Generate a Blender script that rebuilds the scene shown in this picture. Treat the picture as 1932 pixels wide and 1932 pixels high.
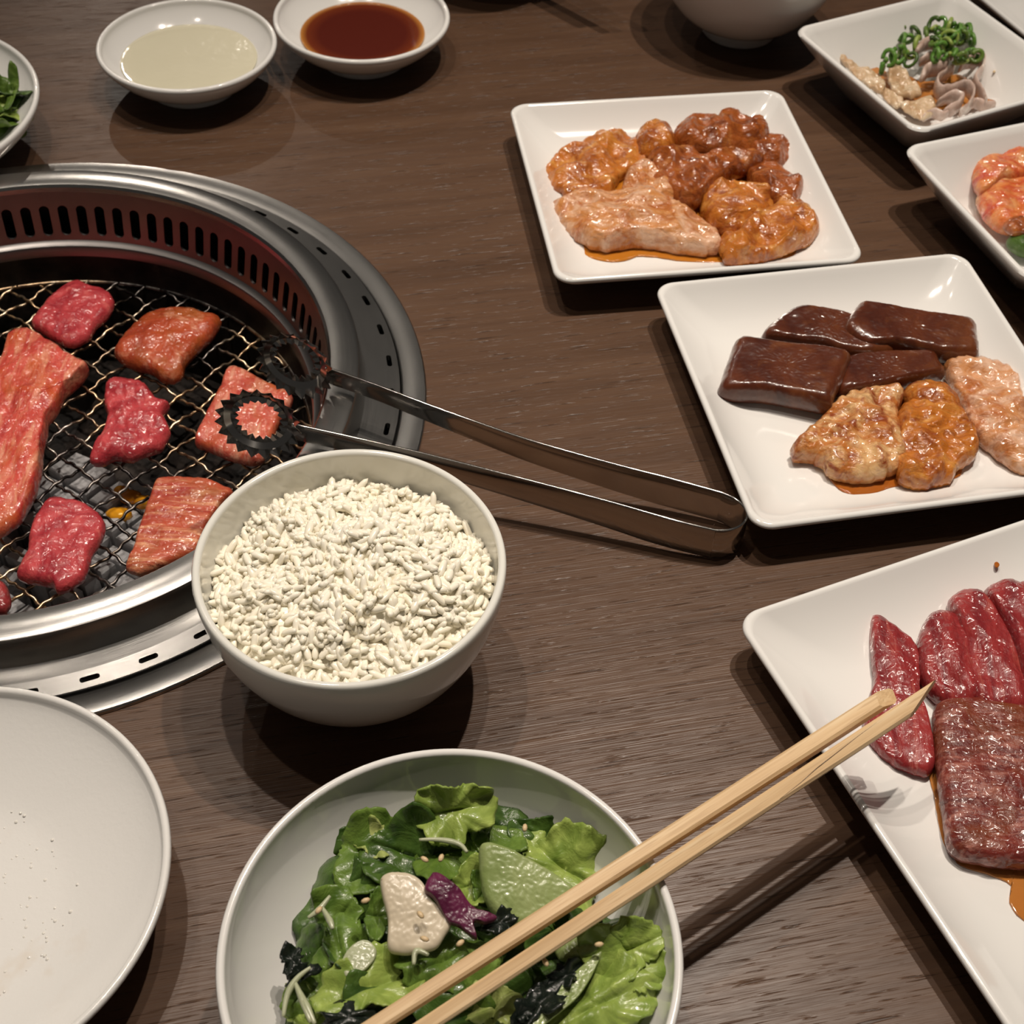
import bpy, bmesh, math, random
from mathutils import Vector, Matrix, noise

for o in list(bpy.data.objects):
    bpy.data.objects.remove(o, do_unlink=True)
scene = bpy.context.scene
C = scene.collection
PI = math.pi

# ------------------------------------------------------------------ camera
CAM_H = 0.45
FPX = 2725.73
PITCH = math.radians(47.7667)
ROLL = math.radians(2.6587)
_r = Vector((1, 0, 0)); _u = Vector((0, math.sin(PITCH), math.cos(PITCH)))
FWD = Vector((0, math.cos(PITCH), -math.sin(PITCH)))
RIGHT = math.cos(ROLL) * _r + math.sin(ROLL) * _u
UP = -math.sin(ROLL) * _r + math.cos(ROLL) * _u
cam_d = bpy.data.cameras.new('camera'); cam = bpy.data.objects.new('camera', cam_d); C.objects.link(cam)
cam.matrix_world = Matrix(((RIGHT.x, UP.x, -FWD.x, 0), (RIGHT.y, UP.y, -FWD.y, 0), (RIGHT.z, UP.z, -FWD.z, CAM_H), (0, 0, 0, 1)))
cam_d.sensor_width = 36; cam_d.lens = FPX / 1932 * 36
cam_d.clip_start = 0.01; cam_d.clip_end = 50
cam_d.dof.use_dof = True; cam_d.dof.focus_distance = 0.53; cam_d.dof.aperture_fstop = 26
scene.camera = cam

# ------------------------------------------------------------------ world, lamps, exposure
scene.view_settings.view_transform = 'Standard'
scene.view_settings.look = 'None'
scene.view_settings.exposure = 0.0
scene.view_settings.gamma = 1.0
scene.view_settings.use_curve_mapping = False
world = bpy.data.worlds.new('world'); scene.world = world; world.use_nodes = True
bg = world.node_tree.nodes['Background']
bg.inputs[0].default_value = (1.0, 0.93, 0.86, 1); bg.inputs[1].default_value = 0.036
LAMP_Z = 1.6
WARM = (1.0, 0.885, 0.765)
# x, y, watts, beam (deg), blend, aim
LAMPS = [(-0.44, 0.40, 11, 62, 1.0, (-0.28, 0.30)),
         (-0.27, 0.70, 27, 56, 1.0, (-0.20, 0.34)),
         (0.12, 0.75, 24, 56, 1.0, (0.14, 0.46)),
         (0.30, 0.79, 62, 48, 1.0, (0.21, 0.46)),
         (-0.62, 1.36, 8, 80, 1.0, (-0.30, 0.55)),
         (-1.00, 3.20, 20, 80, 1.0, (-0.60, 1.6))]
for i, (x, y, w, beam, bl, aim) in enumerate(LAMPS):
    ld = bpy.data.lights.new('spot_light', 'SPOT'); lo = bpy.data.objects.new('spot_light', ld); C.objects.link(lo)
    ld.energy = w; ld.color = WARM; ld.spot_size = math.radians(beam); ld.spot_blend = bl; ld.shadow_soft_size = 0.013
    lo.location = (x, y, LAMP_Z)
    lo.rotation_euler = (Vector((aim[0], aim[1], 0)) - lo.location).to_track_quat('-Z', 'Y').to_euler()


# ------------------------------------------------------------------ helpers
def W(px, py, z=0.0):
    """point of the photograph (1932 frame) on the horizontal plane at height z"""
    d = (px - 966) * RIGHT + (966 - py) * UP + FPX * FWD
    k = (z - CAM_H) / d.z
    return Vector((d.x * k, d.y * k, z))


def tag(o, label=None, cat=None, group=None, kind=None):
    if label: o['label'] = label
    if cat: o['category'] = cat
    if group: o['group'] = group
    if kind: o['kind'] = kind
    return o


def thing(name, label, cat, loc, group=None):
    o = bpy.data.objects.new(name, None); C.objects.link(o)
    o.empty_display_size = 0.01; o.location = loc
    return tag(o, label, cat, group)


def mk(name, V, F, mat, parent=None, smooth=True, autosmooth=None):
    """one mesh object from world-space verts, its origin at its own base centre"""
    V = [Vector(v) for v in V]
    xs = [v.x for v in V]; ys = [v.y for v in V]; zs = [v.z for v in V]
    c = Vector(((min(xs) + max(xs)) / 2, (min(ys) + max(ys)) / 2, min(zs)))
    me = bpy.data.meshes.new(name)
    me.from_pydata([v - c for v in V], [], F)
    me.update()
    bm = bmesh.new(); bm.from_mesh(me); bmesh.ops.recalc_face_normals(bm, faces=bm.faces); bm.to_mesh(me); bm.free()
    if smooth:
        me.polygons.foreach_set('use_smooth', [True] * len(me.polygons))
        if autosmooth is not None:
            me.set_sharp_from_angle(angle=math.radians(autosmooth))
    me.materials.append(mat)
    o = bpy.data.objects.new(name, me); C.objects.link(o)
    if parent is not None:
        pw = Vector(parent.location)
        p = parent.parent
        while p is not None:
            pw += Vector(p.location); p = p.parent
        o.parent = parent; o.location = c - pw
    else:
        o.location = c
    return o


def box(name, lo, hi, mat, parent=None):
    x0, y0, z0 = lo; x1, y1, z1 = hi
    V = [(x0, y0, z0), (x1, y0, z0), (x1, y1, z0), (x0, y1, z0), (x0, y0, z1), (x1, y0, z1), (x1, y1, z1), (x0, y1, z1)]
    F = [(0, 3, 2, 1), (4, 5, 6, 7), (0, 1, 5, 4), (1, 2, 6, 5), (2, 3, 7, 6), (3, 0, 4, 7)]
    return mk(name, V, F, mat, parent, smooth=False)


def lathe_vf(prof, c=(0, 0, 0), n=96, closed=False):
    """prof: list of (r, z); r=0 allowed at the ends"""
    V = []; F = []; rows = []
    for r, z in prof:
        if r < 1e-7:
            V.append((c[0], c[1], c[2] + z)); rows.append([len(V) - 1])
        else:
            s = len(V)
            for i in range(n):
                a = 2 * PI * i / n
                V.append((c[0] + r * math.cos(a), c[1] + r * math.sin(a), c[2] + z))
            rows.append(list(range(s, s + n)))
    prs = list(zip(rows, rows[1:]))
    if closed: prs.append((rows[-1], rows[0]))
    for A, B in prs:
        if len(A) == 1 and len(B) == 1: continue
        for i in range(n):
            j = (i + 1) % n
            if len(A) == 1: F.append((A[0], B[j], B[i]))
            elif len(B) == 1: F.append((A[i], A[j], B[0]))
            else: F.append((A[i], A[j], B[j], B[i]))
    return V, F


def smooth_profile(pts, k=4):
    """Catmull-Rom through open profile"""
    out = []
    for i in range(len(pts) - 1):
        p0 = pts[max(i - 1, 0)]; p1 = pts[i]; p2 = pts[i + 1]; p3 = pts[min(i + 2, len(pts) - 1)]
        for j in range(k):
            t = j / k
            out.append(tuple(0.5 * ((2 * b) + (-a + c) * t + (2 * a - 5 * b + 4 * c - d) * t * t + (-a + 3 * b - 3 * c + d) * t ** 3)
                             for a, b, c, d in zip(p0, p1, p2, p3)))
    out.append(tuple(pts[-1]))
    return out


def closed_spline(P, n):
    """resample closed Catmull-Rom through 2-D points to n points by arc length"""
    m = len(P); dense = []
    for i in range(m):
        p0, p1, p2, p3 = P[i - 1], P[i], P[(i + 1) % m], P[(i + 2) % m]
        for j in range(10):
            t = j / 10
            dense.append(tuple(0.5 * ((2 * b) + (-a + c) * t + (2 * a - 5 * b + 4 * c - d) * t * t + (-a + 3 * b - 3 * c + d) * t ** 3)
                               for a, b, c, d in zip(p0, p1, p2, p3)))
    L = [0]
    for i in range(len(dense)):
        a = dense[i]; b = dense[(i + 1) % len(dense)]
        L.append(L[-1] + math.hypot(b[0] - a[0], b[1] - a[1]))
    out = []; k = 0
    for i in range(n):
        s = L[-1] * i / n
        while L[k + 1] < s: k += 1
        f = (s - L[k]) / max(L[k + 1] - L[k], 1e-9)
        a = dense[k]; b = dense[(k + 1) % len(dense)]
        out.append((a[0] + (b[0] - a[0]) * f, a[1] + (b[1] - a[1]) * f))
    return out


def tube_vf(path, rad, sides=6, closed=False, caps=True):
    """path: list of Vector; rad: number or list"""
    V = []; F = []; n = len(path)
    up0 = Vector((0, 0, 1))
    for i, p in enumerate(path):
        if closed:
            t = path[(i + 1) % n] - path[i - 1]
        else:
            t = path[min(i + 1, n - 1)] - path[max(i - 1, 0)]
        t = t.normalized() if t.length > 1e-12 else Vector((1, 0, 0))
        u = up0 if abs(t.dot(up0)) < 0.95 else Vector((1, 0, 0))
        a = t.cross(u).normalized(); b = a.cross(t)
        r = rad[i] if isinstance(rad, (list, tuple)) else rad
        for k in range(sides):
            th = 2 * PI * k / sides
            V.append(p + a * (r * math.cos(th)) + b * (r * math.sin(th)))
    m = n if closed else n - 1
    for i in range(m):
        for k in range(sides):
            A = i * sides + k; B = i * sides + (k + 1) % sides
            A2 = ((i + 1) % n) * sides + k; B2 = ((i + 1) % n) * sides + (k + 1) % sides
            F.append((A, B, B2, A2))
    if caps and not closed:
        F.append(tuple(range(sides))[::-1]); F.append(tuple(range((n - 1) * sides, n * sides)))
    return V, F


def nz(p, s, seed=0.0):
    return noise.noise(Vector((p[0] * s + seed * 7.31, p[1] * s - seed * 3.17, (p[2] if len(p) > 2 else 0) * s + seed * 1.7)))


# ------------------------------------------------------------------ materials
class Mat:
    def __init__(self, name, rough=0.5, metal=0.0, color=(.8, .8, .8), spec=0.5, coat=0.0, coat_rough=0.03, sss=0.0, sss_r=(1, .4, .25), sss_s=0.003, trans=0.0, ior=1.45):
        self.m = bpy.data.materials.new(name); self.m.use_nodes = True
        self.t = self.m.node_tree; self.b = self.t.nodes['Principled BSDF']
        b = self.b.inputs
        b['Base Color'].default_value = (*color, 1); b['Roughness'].default_value = rough; b['Metallic'].default_value = metal
        b['Specular IOR Level'].default_value = spec; b['Coat Weight'].default_value = coat; b['Coat Roughness'].default_value = coat_rough
        b['Subsurface Weight'].default_value = sss; b['Subsurface Radius'].default_value = sss_r; b['Subsurface Scale'].default_value = sss_s
        b['Transmission Weight'].default_value = trans; b['IOR'].default_value = ior
        self._tc = None

    def node(self, typ, **kw):
        n = self.t.nodes.new(typ)
        for k, v in kw.items(): setattr(n, k, v)
        return n

    def link(self, a, b): self.t.links.new(a, b)

    def tc(self, out='Object'):
        if self._tc is None: self._tc = self.node('ShaderNodeTexCoord')
        return self._tc.outputs[out]

    def mapping(self, scale=(1, 1, 1), rot=(0, 0, 0), loc=(0, 0, 0)):
        mp = self.node('ShaderNodeMapping')
        mp.inputs['Scale'].default_value = scale; mp.inputs['Rotation'].default_value = rot; mp.inputs['Location'].default_value = loc
        self.link(self.tc(), mp.inputs['Vector']); return mp.outputs[0]

    def noise(self, scale, detail=3, rough=0.5, dist=0.0, vec=None):
        n = self.node('ShaderNodeTexNoise'); n.inputs['Scale'].default_value = scale; n.inputs['Detail'].default_value = detail
        n.inputs['Roughness'].default_value = rough; n.inputs['Distortion'].default_value = dist
        self.link(vec if vec is not None else self.tc(), n.inputs['Vector']); return n.outputs['Fac']

    def wave(self, scale, dist=5, detail=2, dscale=1.0, vec=None, axis='X'):
        n = self.node('ShaderNodeTexWave'); n.bands_direction = axis
        n.inputs['Scale'].default_value = scale; n.inputs['Distortion'].default_value = dist
        n.inputs['Detail'].default_value = detail; n.inputs['Detail Scale'].default_value = dscale
        self.link(vec if vec is not None else self.tc(), n.inputs['Vector']); return n.outputs['Fac']

    def ramp(self, fac, stops, interp='LINEAR'):
        r = self.node('ShaderNodeValToRGB'); r.color_ramp.interpolation = interp
        e = r.color_ramp.elements
        while len(e) < len(stops): e.new(0.5)
        for k, (p, c) in enumerate(stops):
            e[k].position = p; e[k].color = (*c, 1) if len(c) == 3 else c
        self.link(fac, r.inputs[0]); return r.outputs[0]

    def mix(self, fac, a, b, blend='MIX'):
        n = self.node('ShaderNodeMix', data_type='RGBA', blend_type=blend)
        for i, v in ((0, fac), (6, a), (7, b)):
            if hasattr(v, 'is_linked') or isinstance(v, bpy.types.NodeSocket): self.link(v, n.inputs[i])
            elif i == 0: n.inputs[i].default_value = v
            else: n.inputs[i].default_value = (*v, 1)
        return n.outputs[2]

    def color(self, s): self.link(s, self.b.inputs['Base Color']); return self

    def rough(self, fac, lo, hi):
        n = self.node('ShaderNodeMapRange'); n.inputs['To Min'].default_value = lo; n.inputs['To Max'].default_value = hi
        self.link(fac, n.inputs['Value']); self.link(n.outputs[0], self.b.inputs['Roughness']); return self

    def bump(self, h, dist, strength=1.0, coat=True):
        n = self.node('ShaderNodeBump'); n.inputs['Distance'].default_value = dist; n.inputs['Strength'].default_value = strength
        self.link(h, n.inputs['Height'])
        if getattr(self, '_bump', None) is not None: self.link(self._bump, n.inputs['Normal'])
        self._bump = n.outputs[0]
        self.link(self._bump, self.b.inputs['Normal'])
        if coat: self.link(self._bump, self.b.inputs['Coat Normal'])
        return self

    def film(self, h, dist, strength=1.0):
        n = self.node('ShaderNodeBump'); n.inputs['Distance'].default_value = dist; n.inputs['Strength'].default_value = strength
        self.link(h, n.inputs['Height']); self.link(n.outputs[0], self.b.inputs['Coat Normal']); return self

    def math(self, op, a, b=0.0):
        n = self.node('ShaderNodeMath', operation=op)
        for i, v in enumerate((a, b)):
            if isinstance(v, bpy.types.NodeSocket): self.link(v, n.inputs[i])
            else: n.inputs[i].default_value = v
        return n.outputs[0]


def mat_porcelain(name, col):
    M = Mat(name, rough=0.12, color=col, spec=0.5, coat=0.25, coat_rough=0.04)
    f = M.noise(9, 2)
    M.color(M.mix(f, tuple(c * 0.97 for c in col), col))
    M.bump(M.noise(60, 2), 0.0002, 0.25)
    return M.m


PORC = mat_porcelain('white_porcelain', (0.80, 0.79, 0.765))
PORC_CREAM = mat_porcelain('cream_porcelain', (0.79, 0.785, 0.73))


def mat_used_plate():
    M = Mat('used_porcelain', rough=0.14, color=(.8, .79, .765), coat=0.25, coat_rough=0.05)
    st = M.noise(26, 4, 0.6)
    mask = M.ramp(st, [(0.60, (0, 0, 0)), (0.76, (1, 1, 1))])
    sep = M.node('ShaderNodeSeparateXYZ'); M.link(M.tc(), sep.inputs[0])
    cx = M.math('POWER', M.math('ADD', sep.outputs[0], -0.012), 2.0); cy = M.math('POWER', M.math('ADD', sep.outputs[1], 0.012), 2.0)
    r = M.math('SQRT', M.math('ADD', cx, cy))
    lim = M.node('ShaderNodeMapRange'); lim.inputs['From Min'].default_value = 0.02; lim.inputs['From Max'].default_value = 0.045
    lim.inputs['To Min'].default_value = 0.55; lim.inputs['To Max'].default_value = 0.0
    M.link(r, lim.inputs['Value'])
    M.color(M.mix(M.math('MULTIPLY', mask, lim.outputs[0]), (.80, .79, .765), (.62, .47, .30)))
    M.bump(M.noise(500, 3), 0.0002, 0.35)
    return M.m


PORC_USED = mat_used_plate()


def mat_wood_table():
    M = Mat('dark_walnut_laminate', rough=0.42, spec=0.32, coat=0.0)
    g1 = M.noise(1.0, 4, 0.6, 0.6, vec=M.mapping((5, 75, 10)))
    g2 = M.noise(1.0, 3, 0.6, 0.2, vec=M.mapping((22, 420, 40)))
    pores = M.noise(1.0, 2, 0.5, 0.3, vec=M.mapping((52, 900, 60)))
    base = M.ramp(g1, [(0.28, (0.074, 0.039, 0.022)), (0.5, (0.098, 0.053, 0.031)), (0.74, (0.122, 0.069, 0.041))])
    base = M.mix(M.ramp(g2, [(0.38, (0, 0, 0)), (0.7, (.34, .34, .34))]), base, (0.070, 0.038, 0.025))
    pm = M.ramp(pores, [(0.29, (1, 1, 1)), (0.37, (0, 0, 0))])
    base = M.mix(M.math('MULTIPLY', pm, 0.7), base, (0.034, 0.019, 0.013))
    M.color(base)
    M.rough(g2, 0.28, 0.42)
    M.bump(M.ramp(pores, [(0.29, (0, 0, 0)), (0.40, (1, 1, 1))]), 0.00022, 0.8)
    M.bump(g2, 0.00012, 0.6)
    M.bump(M.noise(1.0, 2, .55, .2, vec=M.mapping((34, 1500, 60))), 0.00016, 0.8)
    return M.m


WOOD = mat_wood_table()


def mat_steel(name, col, rlo, rhi, center, strength=0.25):
    """circularly brushed steel"""
    M = Mat(name, rough=0.3, metal=1.0, color=col)
    sep = M.node('ShaderNodeSeparateXYZ'); M.link(M.tc(), sep.inputs[0])
    r = M.math('SQRT', M.math('ADD', M.math('POWER', sep.outputs[0], 2.0), M.math('POWER', sep.outputs[1], 2.0)))
    comb = M.node('ShaderNodeCombineXYZ'); M.link(M.math('MULTIPLY', r, 2600.0), comb.inputs[0])
    M.link(M.math('MULTIPLY', sep.outputs[2], 2600.0), comb.inputs[1])
    M.link(M.math('MULTIPLY', M.math('ARCTAN2', sep.outputs[1], sep.outputs[0]), 9.0), comb.inputs[2])
    br = M.noise(1.0, 2, 0.6, vec=comb.outputs[0])
    sm = M.noise(38, 4, 0.6)
    M.color(M.mix(M.math('MULTIPLY', sm, 0.7), col, tuple(c * 0.55 for c in col)))
    M.rough(M.math('ADD', M.math('MULTIPLY', sm, .6), M.math('MULTIPLY', br, .4)), rlo, rhi)
    M.bump(br, 0.00006, strength)
    return M.m


STEEL = mat_steel('brushed_steel', (0.50, 0.49, 0.47), 0.17, 0.30, None, 0.35)
STEEL_IN = mat_steel('heat_tinted_steel', (0.27, 0.255, 0.25), 0.30, 0.46, None, 0.25)


def mat_dark_pot():
    M = Mat('sooty_iron', rough=0.5, metal=0.4, color=(.03, .026, .024))
    f = M.noise(70, 5, .65)
    M.color(M.ramp(f, [(.35, (.008, .007, .007)), (.62, (.030, .022, .018)), (.75, (.09, .07, .055))]))
    M.rough(f, .3, .6); M.bump(f, .001, .5)
    return M.m


POT = mat_dark_pot()


def mat_net():
    M = Mat('scorched_wire', rough=0.3, metal=1.0)
    g = M.node('ShaderNodeNewGeometry')
    f = M.noise(130, 3, .6, vec=g.outputs['Position'])
    f2 = M.noise(14, 2, .5, vec=g.outputs['Position'])
    warm = M.ramp(f, [(.35, (.16, .11, .075)), (.5, (.52, .36, .21)), (.7, (.80, .68, .50))])
    dark = M.ramp(f, [(.4, (.05, .045, .045)), (.6, (.20, .18, .165)), (.75, (.55, .5, .45))])
    M.color(M.mix(M.ramp(f2, [(.42, (0, 0, 0)), (.56, (1, 1, 1))]), dark, warm))
    M.rough(f, .22, .42); M.bump(f, .0006, .4)
    return M.m


NET = mat_net()


def mat_chrome(name, col=(.62, .60, .57), r=.1):
    M = Mat(name, rough=r, metal=1.0, color=col)
    M.bump(M.noise(90, 2), .0003, .25); return M.m


TONG = mat_chrome('polished_steel', (.55, .53, .50), .13)


def mat_meat(name, deep, mid, fat, scale=150, stretch=(1, 1, 1), rot=0.0, fat_lo=.55, fat_hi=.72, brown=None, brown_at=(.46, .66), rough=.2, bump=.0012, glint=1.0, film=.0034):
    M = Mat(name, rough=rough + .18, spec=.35, coat=1.0, coat_rough=.19, sss=.06, sss_r=(1, .25, .15), sss_s=.0012)
    v = M.mapping(stretch, (0, 0, rot))
    f = M.noise(scale, 6, .68, .6, vec=v)
    w = M.noise(scale * .25, 4, .65, 1.8, vec=v)
    c = M.ramp(w, [(.36, deep), (.58, mid)])
    c = M.mix(M.ramp(f, [(fat_lo, (0, 0, 0)), (fat_hi, (1, 1, 1))]), c, fat)
    if brown is not None:
        g = M.noise(48, 4, .62, .6)
        c = M.mix(M.ramp(g, [(brown_at[0], (0, 0, 0)), (brown_at[1], (.85, .85, .85))]), c, brown)
    M.color(c)
    M.bump(M.noise(scale * 1.2, 4, .62, .3, vec=v), bump, .6 * glint)
    M.bump(M.noise(420, 3, .6), .0008, .5 * glint)
    M.film(M.noise(240, 1, .5, .3), film, 1.0)
    return M.m


M_RED = mat_meat('raw_red_beef', (.36, .022, .034), (.60, .070, .078), (.72, .20, .17), 130, fat_lo=.56, fat_hi=.8)
M_DARKRED = mat_meat('dark_raw_beef', (.22, .016, .022), (.38, .045, .045), (.58, .18, .14), 150, fat_lo=.60, fat_hi=.8)
M_STRIP = mat_meat('marinated_rib_meat', (.46, .030, .026), (.72, .100, .070), (.84, .33, .20), 75, (3.0, .6, 1), .55, .47, .66, brown=(.66, .125, .030), brown_at=(.54, .72))
M_TAN = mat_meat('seared_marinated_meat', (.34, .045, .020), (.52, .090, .032), (.76, .36, .22), 60, (1, 1, 1), .4, .55, .70, brown=(.36, .085, .012))
M_PINKT = mat_meat('pink_marinated_meat', (.46, .050, .032), (.64, .13, .080), (.80, .40, .27), 80, (2.4, .8, 1), .8, .50, .68, brown=(.46, .12, .028), brown_at=(.5, .7))
M_STRIATE = mat_meat('striated_marinated_beef', (.38, .036, .022), (.55, .105, .050), (.80, .38, .20), 60, (.5, 4.0, 1), .45, .50, .66, brown=(.34, .085, .018), brown_at=(.5, .7))
M_MARBLE = mat_meat('marbled_beef', (.10, .011, .008), (.19, .027, .018), (.58, .25, .19), 120, (.8, 2.1, 1), -.15, .49, .76, brown=(.17, .038, .008), glint=1.1)
M_SLICE = mat_meat('sliced_raw_beef', (.17, .010, .014), (.31, .028, .028), (.52, .14, .10), 80, (3.2, .6, 1), .35, .58, .80, glint=.8)
M_LIVER = mat_meat('sauced_liver', (.055, .010, .004), (.105, .024, .008), (.17, .050, .012), 60, fat_lo=.48, fat_hi=.75, bump=.0006, glint=.45, rough=.16, film=.0008)
M_PORK = mat_meat('boiled_pork', (.42, .29, .235), (.62, .47, .40), (.74, .64, .57), 120, fat_lo=.5, fat_hi=.7, bump=.0008, glint=.4, film=.0012)
M_ONION = mat_meat('soaked_onion', (.46, .28, .14), (.62, .45, .28), (.74, .64, .48), 90, fat_lo=.5, fat_hi=.7, bump=.0008, glint=.6)


def mat_sauced(name, pale, sauce, deep, lo=.40, hi=.62, scale=85):
    M = Mat(name, rough=.36, spec=.35, coat=1.0, coat_rough=.17, sss=.06, sss_r=(1, .5, .2), sss_s=.0015)
    f = M.noise(scale, 4, .6, 1.0)
    f2 = M.noise(scale * .45, 3, .6, 2.0, vec=M.mapping((1, 1.8, 1)))
    c = M.mix(M.ramp(f2, [(lo, (0, 0, 0)), (hi, (1, 1, 1))]), sauce, pale)
    c = M.mix(M.ramp(f, [(.34, (1, 1, 1)), (.52, (0, 0, 0))]), c, deep)
    M.color(c)
    M.bump(M.noise(130, 3, .6, .6, vec=M.mapping((1, 2.0, 1), (0, 0, .6))), .0022, .6)
    M.bump(M.noise(430, 2), .0005, .3)
    M.film(M.noise(190, 1, .5, .3), .0034, 1.0)
    return M.m


S_ORANGE = mat_sauced('sauced_chicken', (.66, .31, .07), (.50, .155, .018), (.27, .058, .008), .46, .70)
S_PINK = mat_sauced('pale_chicken_skin', (.72, .44, .28), (.60, .25, .075), (.42, .12, .022), .40, .60)
S_RED = mat_sauced('red_sauced_chicken', (.55, .22, .055), (.34, .085, .013), (.16, .032, .005), .52, .76)
S_GOLD = mat_sauced('golden_tripe', (.72, .44, .20), (.50, .17, .035), (.26, .05, .010), .40, .62, 100)
S_FAT = mat_sauced('pale_tripe', (.76, .49, .34), (.62, .27, .10), (.44, .13, .03), .38, .60, 70)
S_KIM = mat_sauced('kimchi_leaf', (.72, .36, .14), (.66, .17, .035), (.50, .055, .018), .38, .62, 60)


def mat_sauce(name, col, col2, r=.06):
    M = Mat(name, rough=r, spec=.6, coat=.6, coat_rough=.03)
    M.color(M.mix(M.noise(55, 3), col, col2)); M.bump(M.noise(120, 2), .0006, .3); return M.m


SAUCE = mat_sauce('orange_marinade', (.42, .13, .012), (.52, .20, .02))
SAUCE_D = mat_sauce('brown_marinade', (.30, .075, .012), (.42, .13, .015))
SAUCE_B = mat_sauce('beef_juice', (.40, .13, .025), (.52, .22, .05))
def mat_dip():
    M = Mat('dark_red_dip', rough=.05, spec=.6, coat=.5, coat_rough=.03)
    sep = M.node('ShaderNodeSeparateXYZ'); M.link(M.tc(), sep.inputs[0])
    r = M.math('SQRT', M.math('ADD', M.math('POWER', sep.outputs[0], 2.0), M.math('POWER', sep.outputs[1], 2.0)))
    M.color(M.ramp(M.math('MULTIPLY', r, 20.0), [(.50, (.085, .010, .004)), (.64, (.15, .025, .006)), (.70, (.42, .16, .03)), (.74, (.60, .36, .14))]))
    return M.m


DIP_RED = mat_dip()
DIP_PALE = mat_sauce('pale_dip', (.66, .62, .46), (.70, .66, .50))


def mat_rice():
    M = Mat('cooked_rice', rough=.22, spec=.45, color=(.9, .86, .75))
    g = M.node('ShaderNodeNewGeometry')
    f = M.noise(90, 2, vec=g.outputs['Position'])
    M.color(M.mix(f, (.93, .86, .68), (.955, .92, .82)))
    return M.m


RICE = mat_rice()


def mat_leaf(name, dark, light, scale=120, rough=.34):
    M = Mat(name, rough=rough, spec=.4, coat=.25, coat_rough=.06, sss=.0)
    f = M.noise(scale, 4, .6, .8)
    v = M.noise(scale * .35, 3, .6, 1.5)
    c = M.ramp(v, [(.32, dark), (.66, light)])
    c = M.mix(M.ramp(f, [(.55, (0, 0, 0)), (.75, (.5, .5, .5))]), c, tuple(min(1, k * 1.6 + .02) for k in light))
    M.color(c); M.bump(f, .0014, .6); M.bump(M.noise(420, 2), .0005, .4)
    M.b.inputs['Transmission Weight'].default_value = 0
    return M.m


LEAF_D = mat_leaf('dark_green_leaf', (.020, .052, .008), (.075, .140, .022))
LEAF_M = mat_leaf('mid_green_leaf', (.055, .110, .014), (.150, .240, .040))
LEAF_L = mat_leaf('pale_green_leaf', (.150, .235, .035), (.34, .43, .10))
LEAF_Y = mat_leaf('yellow_green_leaf', (.22, .30, .06), (.46, .50, .18))
RADIC = mat_leaf('purple_leaf', (.050, .006, .022), (.14, .020, .065))
NORI = mat_leaf('black_seaweed', (.003, .006, .004), (.010, .016, .011), rough=.35)
SCAL = mat_leaf('green_scallion', (.045, .14, .012), (.14, .30, .045), 200)
CUKE = mat_leaf('pale_cucumber', (.20, .27, .08), (.34, .40, .17), 60)


def mat_plain(name, c1, c2, scale=120, rough=.4, sss=.0, bump=.0005, stretch=(1, 1, 1)):
    M = Mat(name, rough=rough, spec=.45, coat=.15, coat_rough=.15, sss=sss)
    f = M.noise(scale, 3, .6, vec=M.mapping(stretch)); M.color(M.mix(f, c1, c2)); M.bump(f, bump, .5); return M.m


RADISH = mat_plain('white_radish', (.58, .49, .35), (.70, .62, .48), 90, .3)
SHRED = mat_plain('onion_shred', (.32, .36, .20), (.54, .56, .40), 90, .25)
SESAME = mat_plain('sesame', (.60, .42, .22), (.74, .58, .36), 300, .45)
CERAM = mat_plain('grey_ceramic', (.30, .30, .31), (.52, .52, .53), 120, .5, bump=.001)
AMBER = mat_sauce('amber_fire_glint', (.75, .30, .01), (.80, .38, .02))  # orange colour stands in for the fire's reflection
FLOORM = mat_plain('dark_floor', (.02, .016, .013), (.035, .028, .022), 8, .6)
BLACKM = mat_plain('black_metal', (.015, .015, .015), (.03, .03, .03), 50, .45)
LENS = Mat('lamp_lens'); LENS.b.inputs['Emission Color'].default_value = (1, .87, .73, 1); LENS.b.inputs['Emission Strength'].default_value = 6; LENS = LENS.m
DROP = Mat('clear_oil', rough=.1, color=(.80, .775, .72), coat=1.0, coat_rough=.1).m


def mat_chopstick():
    M = Mat('plain_chopstick_wood', rough=.5, spec=.35)
    f = M.noise(1, 3, .6, .2, vec=M.mapping((14, 420, 420)))
    g = M.noise(1, 2, .5, vec=M.mapping((60, 1500, 1500)))
    c = M.ramp(f, [(.3, (.56, .37, .19)), (.55, (.68, .48, .27)), (.75, (.76, .58, .36))])
    c = M.mix(M.ramp(g, [(.36, (.8, .8, .8)), (.46, (0, 0, 0))]), c, (.55, .37, .20))
    M.color(c); M.bump(g, .0001, .5); return M.m


CHOP = mat_chopstick()

# ------------------------------------------------------------------ floor, table
GC = Vector((-0.2204, 0.4626, 0))   # grill axis
fl = box('floor', (-3, -2, -0.75), (3, 4.5, -0.72), FLOORM); tag(fl, kind='structure')

TA = math.radians(14)
table = thing('dining_table', 'dark walnut restaurant table with a round grill set into its top', 'table', (0.0, 0.50, -0.72))
hw, hd = 0.75, 0.56
ct, st_ = math.cos(TA), math.sin(TA)


def t2w(u, v): return (0.0 + u * ct - v * st_, 0.50 + u * st_ + v * ct)


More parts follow.
